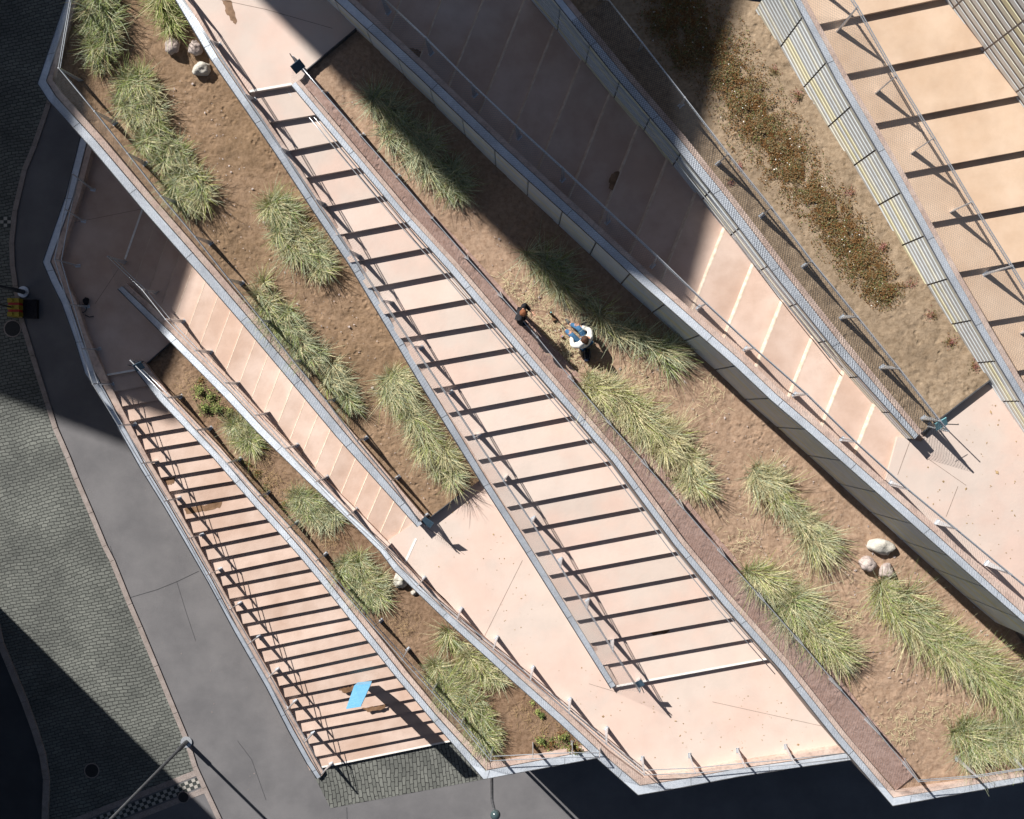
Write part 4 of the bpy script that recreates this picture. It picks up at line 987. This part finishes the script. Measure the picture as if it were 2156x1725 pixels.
sp = [(1420, -20, 66), (1450, 40, 66), (1490, 90, 66), (1530, 150, 62), (1570, 210, 62), (1600, 260, 60), (1640, 310, 60), (1670, 360, 56), (1710, 410, 52), (1745, 455, 50), (1775, 500, 50), (1810, 545, 44), (1835, 580, 38), (1860, 610, 34)]
sp = [(x_, y_, r_*1.15) for x_, y_, r_ in sp] + [(1400, 40, 50), (1440, 110, 50)]
leafy('ground_cover', 'strip of low brown and green cover dotted with tiny white flowers', sp, 90000, zP3, .045, [M['lf3'], M['lf2'], M['g5'], M['lf3'], M['lf2'], M['g5'], M['lf1'], M['lf3'], M['flower']], .14, 45, kind='stuff', cat='ground cover', flowers=.005)
leafy('ground_cover', 'reddish weeds along the foot of the yellow ribbed wall', [(1630, 150, 16), (1680, 200, 14), (1540, 380, 14), (1560, 350, 12), (1790, 400, 14), (1860, 520, 14), (1920, 600, 16), (1960, 660, 16), (2000, 720, 18), (2050, 770, 16)], 2600, zP3, .04, [M['lf4'], M['lf3'], M['lf2']], .08, 46, kind='stuff', cat='weeds')

# ================================================================ PEOPLE
def skinmesh(name, joints, edges, m, parent, sub=2):
    me = bpy.data.meshes.new(name); o = bpy.data.objects.new(name, me); COL.objects.link(o)
    off = Vector(parent.location)
    me.from_pydata([tuple(Vector(j[0]) - off) for j in joints], edges, [])
    md = o.modifiers.new('skin', 'SKIN'); md.use_smooth_shade = True
    for i, j in enumerate(joints):
        r = j[1]; r = r if isinstance(r, tuple) else (r, r); me.skin_vertices[0].data[i].radius = r
    me.skin_vertices[0].data[0].use_root = True
    sb = o.modifiers.new('sub', 'SUBSURF'); sb.levels = sub; sb.render_levels = sub
    me.materials.append(m); o.parent = parent
    return o
def hand(parent, wrist, dirv, sidev, m):
    """palm and five separate fingers"""
    dirv = dirv.normalized(); sidev = sidev.normalized(); nrm = dirv.cross(sidev)
    J = [(wrist, (.022, .018)), (wrist+dirv*.05, (.034, .015)), (wrist+dirv*.085, (.034, .013))]; Ed = [(0, 1), (1, 2)]
    for k, (o_, L) in enumerate(((-.03, .062), (-.01, .075), (.01, .07), (.03, .055))):
        a = wrist+dirv*.088+sidev*o_; b = a+dirv*L*.55+nrm*.008; c = b+dirv*L*.4-nrm*.02
        i = len(J); J += [(a, .0085), (b, .008), (c, .007)]; Ed += [(2, i), (i, i+1), (i+1, i+2)]
    a = wrist+dirv*.035-sidev*.04; b = a+dirv*.035-sidev*.03; i = len(J)
    J += [(a, .011), (b, .009)]; Ed += [(1, i), (i, i+1)]
    return skinmesh('hand', J, Ed, m, parent, 1)
def person(label, pel, fwd, chest_f, head_pos, legs, arms, top, trouser, hairm, shoem, sc=1.0, sole=None):
    """pel pelvis world, fwd facing unit; legs: ((knee),(ankle)) offsets L,R; arms: ((elbow),(wrist))"""
    fwd = fwd.normalized(); side = Vector((-fwd.y, fwd.x, 0)); up = Vector((0, 0, 1))
    t = thing('person', pel, label, 'person')
    W = lambda v: pel + fwd*v[0]*sc + side*v[1]*sc + up*v[2]*sc
    ch = chest_f; nk = head_pos
    waist = (ch[0]*.45, 0, ch[2]*.45); neck = (ch[0]*.75+nk[0]*.25, 0, ch[2]*.80+nk[2]*.20+.02)
    sh = [(ch[0], s*.17, ch[2]+.07) for s in (1, -1)]
    # body: one continuous mesh
    J = [(W((0, 0, 0)), (.14*sc, .10*sc)), (W(waist), (.12*sc, .09*sc)), (W(ch), (.12*sc, .085*sc)), (W(neck), .05*sc), (W(nk), (.072*sc, .088*sc)), (W((nk[0]+.01, 0, nk[2]+.07)), (.078*sc, .085*sc))]
    Ed = [(0, 1), (1, 2), (2, 3), (3, 4), (4, 5)]
    for s, (el, wr) in zip((0, 1), arms):
        i = len(J); J += [(W(sh[s]), .045*sc), (W(el), .036*sc), (W(wr), .027*sc)]; Ed += [(2, i), (i, i+1), (i+1, i+2)]
    for s, (kn_, an) in zip((1, -1), legs):
        i = len(J); J += [(W((0, s*.09, -.02)), .085*sc), (W(kn_), .06*sc), (W(an), .042*sc)]; Ed += [(0, i), (i, i+1), (i+1, i+2)]
    skinmesh('body', J, Ed, M['skin'], t)
    # clothing shells
    g_ = 1.16
    J = [(W((0, 0, .02)), (.15*sc*g_, .115*sc*g_)), (W(waist), (.13*sc*g_, .10*sc*g_)), (W(ch), (.17*sc*g_, .13*sc*g_)), (W((neck[0], 0, neck[2]-.02)), .085*sc)]
    Ed = [(0, 1), (1, 2), (2, 3)]
    for s, (el, wr) in zip((0, 1), arms):
        wc = tuple(e+(w_-e)*.86 for e, w_ in zip(el, wr)); i = len(J); J += [(W(sh[s]), .09*sc), (W(el), .066*sc), (W(wc), .046*sc)]; Ed += [(2, i), (i, i+1), (i+1, i+2)]
    skinmesh('jacket', J, Ed, top, t)
    J = [(W((0, 0, 0)), (.15*sc, .12*sc))]; Ed = []
    for s, (kn_, an) in zip((1, -1), legs):
        ac = tuple(e+(w_-e)*.9 for e, w_ in zip(kn_, an)); i = len(J); J += [(W((0.02, s*.1, -.02)), .10*sc), (W(kn_), .075*sc), (W(ac), .055*sc)]; Ed += [(0, i), (i, i+1), (i+1, i+2)]
    skinmesh('trousers', J, Ed, trouser, t)
    for (kn_, an), s in zip(legs, (1, -1)):
        a = Vector(an); mb_dir = Vector((1, 0, 0)) if abs(kn_[2]-an[2]) > .15 else Vector((.5, 0, .7))
        toe = (a.x + mb_dir.x*.17, a.y, a.z - .05 + mb_dir.z*.10); heel = (a.x-.05, a.y, a.z-.05)
        skinmesh('shoe', [(W(heel), (.042*sc, .04*sc)), (W((a.x+.06, a.y, a.z-.04)), (.048*sc, .04*sc)), (W(toe), (.042*sc, .028*sc))], [(0, 1), (1, 2)], shoem, t, 2)
    # face
    hc = W((nk[0]+.005, 0, nk[2]+.045))
    mb = MB(); sphere(mb, W((nk[0]+.098, 0, nk[2]+.035)), .014, .014, .022, 8, 6); mb.build('nose', M['skin'], t, smooth=True)
    for s in (1, -1):
        mb = MB(); sphere(mb, W((nk[0]+.082, s*.03, nk[2]+.06)), .011, .011, .009, 8, 6); mb.build('eye', M['dsteel'], t, smooth=True)
        mb = MB(); sphere(mb, W((nk[0], s*.085, nk[2]+.04)), .014, .014, .03, 8, 6); mb.build('ear', M['skin'], t, smooth=True)
    mb = MB(); sphere(mb, W((nk[0]+.088, 0, nk[2]-.0)), .01, .022, .006, 8, 6); mb.build('mouth', M['red'], t, smooth=True)
    # hair: cap shell over back and crown
    mb = MB(); sphere(mb, W((nk[0]-.012, 0, nk[2]+.085)), .098*sc, .098*sc, .088*sc, 18, 12, .18, 3)
    sphere(mb, W((nk[0]-.05, 0, nk[2]+.03)), .062*sc, .085*sc, .095*sc, 14, 10, .2, 5)
    mb.build('hair', hairm, t, smooth=True)
    for (el, wr), s in zip(arms, (1, -1)):
        a = W(wr); d_ = (W(wr)-W(el)); sd_ = d_.cross(up)
        if sd_.length < .01: sd_ = side.copy()
        hand(t, a, d_, sd_*(1 if s > 0 else -1), M['skin'])
    return t
# standing person in black, facing right
foot = P(1095, 668, zP2(1095, 668))
pel = foot + Vector((0, 0, .90)); fw = Vector((1, -.25, 0))
person('person with auburn hair in black clothes standing by the mesh railing, looking at raised hands', pel, fw, (.03, 0, .36), (.09, 0, .55),
       [((.05, .11, -.45), (-.02, .13, -.82)), ((.04, -.11, -.45), (0, -.13, -.82))],
       [((.06, .27, .18), (.27, .12, .22)), ((.08, -.27, .16), (.30, -.20, .14))], M['black'], M['black'], M['hair'], M['dsteel'])
# seated person, white top, jeans
seat = P(1231, 724, zP2(1231, 724)); pel = seat + Vector((0, 0, .13)); fw = (P(1195, 678, 0)-P(1232, 724, 0))
person('person in a white top and blue jeans sitting on the sand with knees drawn up', pel, fw, (.05, 0, .36), (.07, 0, .56),
       [((.36, .14, .22), (.55, .16, -.05)), ((.38, -.10, .24), (.60, -.02, -.05))],
       [((.15, .28, .2), (.36, .16, .22)), ((.18, -.28, .18), (.40, -.14, .22))], M['white'], M['denim'], M['hair2'], M['dsteel'], sc=1.14)
# dark clothed person half hidden in the tall grass shade
seat = P(1245, 700, zP2(1245, 700))
# bag, jacket, bottle, can
t = thing('backpack', P(1236, 748, zP2(1236, 748)), 'black backpack lying behind the seated person', 'backpack')
c = P(1236, 748, zP2(1236, 748)+.12)
mb = MB(); sphere(mb, c, .11, .2, .12, 16, 10, .25, 4); mb.build('bag_body', M['black'], t, smooth=True)
mb = MB(); sphere(mb, c+Vector((0, -.13, .05)), .07, .07, .06, 12, 8, .2, 6); mb.build('pocket', mat('glossy_blue_black', (.015, .02, .04), .2, col2=(.02, .03, .06), scale=9), t, smooth=True)
mb = MB()
for s in (-1, 1): mb.tube([c+Vector((s*.06, .16, .04)), c+Vector((s*.08, .05, .15)), c+Vector((s*.06, -.1, .14))], .014, 6)
mb.build('strap', M['dsteel'], t, smooth=True)
c = P(1238, 688, zP2(1238, 688)+.1)
t = thing('jacket_heap', c - Vector((0, 0, .1)), 'crumpled dark jacket and olive shoes beside the white topped person', 'clothing')
mb = MB(); sphere(mb, c, .17, .22, .12, 18, 12, .6, 9); mb.build('jacket', M['black'], t, smooth=True)
for i, (x, y) in enumerate(((1226, 674), (1233, 673))):
    mb = MB(); q = P(x, y, zP2(x, y)+.06); sphere(mb, q, .045, .12, .05, 12, 8, .15, 2+i)
    mb.build('shoe', mat('olive_canvas', (.20, .20, .13), .8, col2=(.26, .25, .17), scale=15), t, smooth=True)
t = thing('bottle', P(1159, 660, zP2(1159, 660)), 'dark glass bottle standing on the sand between the two people', 'bottle')
b = P(1159, 660, zP2(1159, 660))
mb = MB(); mb.tube([b, b+Vector((0, 0, .02)), b+Vector((0, 0, .2)), b+Vector((0, 0, .25)), b+Vector((0, 0, .33))], [.035, .04, .04, .016, .015], 14); mb.build('glass', M['glass'], t, smooth=True)
mb = MB(); mb.tube([b+Vector((0, 0, .325)), b+Vector((0, 0, .35))], .017, 10); mb.build('cap', M['cyan'], t)
b = P(1183, 709, zP2(1183, 709))
t = thing('drink_can', b, 'red can on the straw left of the seated person', 'can')
mb = MB(); mb.tube([b, b+Vector((0, 0, .012)), b+Vector((0, 0, .145)), b+Vector((0, 0, .16))], [.028, .036, .036, .03], 14); mb.build('can_body', M['red'], t, smooth=True)
mb = MB(); mb.tube([b+Vector((0, 0, .161)), b+Vector((0, 0, .164))], .027, 12); mb.build('lid', M['steel'], t)
b = P(1166, 672, zP2(1166, 672)+.02)
mb = MB(); mb.box(b+Vector((0, 0, .03)), Vector((.05, .02, 0)), Vector((-.02, .04, 0)), Vector((0, 0, .03))); tag(mb.build('carton', M['rust']), 'small brown carton by the bottle on the sand', 'carton')
# coiled hose and bag on the shaded landing
c = P(176, 650, L1); t = thing('cable_coil', c, 'small dark coil lying by the curb on the shaded landing', 'coil')
mb = MB(); mb.tube([c+Vector((math.cos(a)*.1, math.sin(a)*.12, .03)) for a in [2*math.pi*k/20 for k in range(21)]], .014, 6); mb.build('ring', M['dsteel'], t, smooth=True)
mb = MB(); mb.tube([c+Vector((.05, -.2, .03)), c+Vector((.2, -.27, .05)), c+Vector((.33, -.25, .03))], .018, 6); mb.build('tail', M['dsteel'], t, smooth=True)
c = P(181, 634, L1+.08); mb = MB(); sphere(mb, c, .09, .13, .09, 14, 10, .4, 8); tag(mb.build('cloth_bag', M['black'], smooth=True), 'dark cloth bag next to the small coil on the shaded landing', 'bag')

# ================================================================ STAINS (worn wet marks on treads, real patches)
def stain(pts, z, m, seed, name='stain'):
    rng = random.Random(seed); mb = MB(); q = resample([(*p, 0) for p in pts + [pts[0]]], 30)[:-1]
    c = sum(q, Vector())/len(q)
    mb.prism([P(v.x+rng.uniform(-2, 2), v.y+rng.uniform(-1.6, 1.6), z) for v in q], z-.002)
    return tag(mb.build(name, m), kind='structure')
def zAk(y): # tread height visible at px y on lower stair
    i = 0
    for k, yy in enumerate(ly):
        if yy <= y: i = k
    return L1 - rA*(i+1)
stain([(345, 1010), (370, 1004), (368, 1018), (352, 1022)], L1-rA*8+.004, M['rust'], 1)
stain([(386, 1072), (430, 1063), (470, 1055), (466, 1068), (420, 1078), (392, 1082)], L1-rA*10+.004, M['rust'], 2)
stain([(712, 1452), (745, 1444), (752, 1452), (728, 1460)], L1-rA*24+.004, M['rust'], 3)
stain([(762, 1492), (815, 1483), (806, 1493), (775, 1500)], L1-rA*26+.004, M['rust'], 4)
stain([(1365, 1328), (1412, 1322), (1404, 1333), (1375, 1338)], L2+rC*2+.004, M['rust'], 5)
stain([(1284, 372), (1296, 360), (1306, 362), (1304, 382), (1292, 402), (1282, 396)], 10.3, M['rust'], 6)
stain([(852, 100), (880, 104), (896, 118), (890, 132), (862, 112)], 9.6, M['rust'], 7)
stain([(468, 0), (488, 2), (500, 45), (494, 52), (478, 30)], L3+.004, M['rust'], 8)
# step-side recesses
# ================================================================ NEIGHBOURING BUILDINGS (outside the frame; they cast the large shadows)
def tower(name, label, foot, hgt, floors):
    c = sum(foot, Vector())/len(foot); t = thing(name, Vector((foot[0].x, foot[0].y, 0)), label, 'building')
    mb = MB(); mb.prism([Vector((p.x, p.y, hgt)) for p in foot], 0); mb.build('wall', M['tower'], t)
    n = len(foot); ar = sum(foot[k].x*foot[(k+1) % n].y - foot[(k+1) % n].x*foot[k].y for k in range(n))
    for i in range(n):
        a, b = foot[i], foot[(i+1) % n]; d = (b-a); L = d.length; d = d/L; nn = Vector((d.y, -d.x, 0))*(1 if ar > 0 else -1)
        mb = MB(); cols = int(L/2.6)
        for f in range(floors):
            for k in range(cols):
                cc = a + d*(L*(k+.5)/cols) + nn*.02 + Vector((0, 0, hgt*(f+.5)/floors))
                mb.box(cc, d*.6, nn*.03, Vector((0, 0, .75)))
        if mb.v: mb.build('window', M['window'], t)
    return t
def g2w(gx, gy): return Vector(((gx-CX)/59.825, -(gy-CY)/59.825, 0))
cot = 1/math.tan(R(ELEV)); back = Vector((-math.cos(R(AZ)), math.sin(R(AZ)), 0))
def under(gx, gy, h_): return g2w(gx, gy) + back*cot*h_
def dirpx(dx, dy): return Vector((dx, -dy, 0)).normalized()
h1 = 32
T = under(632, 1082, h1); u1 = dirpx(-640, -246)*34; u2 = dirpx(.33, -1)*34
tower('office_building', 'tall rendered office building outside the left edge', [T, T+u2, T+u2+u1, T+u1], h1, 8)
h2 = 42
T0 = under(1684, 1197, h2); T = under(1913, 1262, h2); u1 = dirpx(.26, -1)*34
tower('apartment_tower', 'apartment tower outside the upper left corner', [T0, T, T+u1, T0+u1], h2, 13)
h3 = 27
c3 = g2w(-240, 1043)
tower('corner_building', 'corner building outside the left edge beside the road', [c3, c3+Vector((-14, 0, 0)), c3+Vector((-14, -22, 0)), c3+Vector((0, -22, 0))], h3, 5)
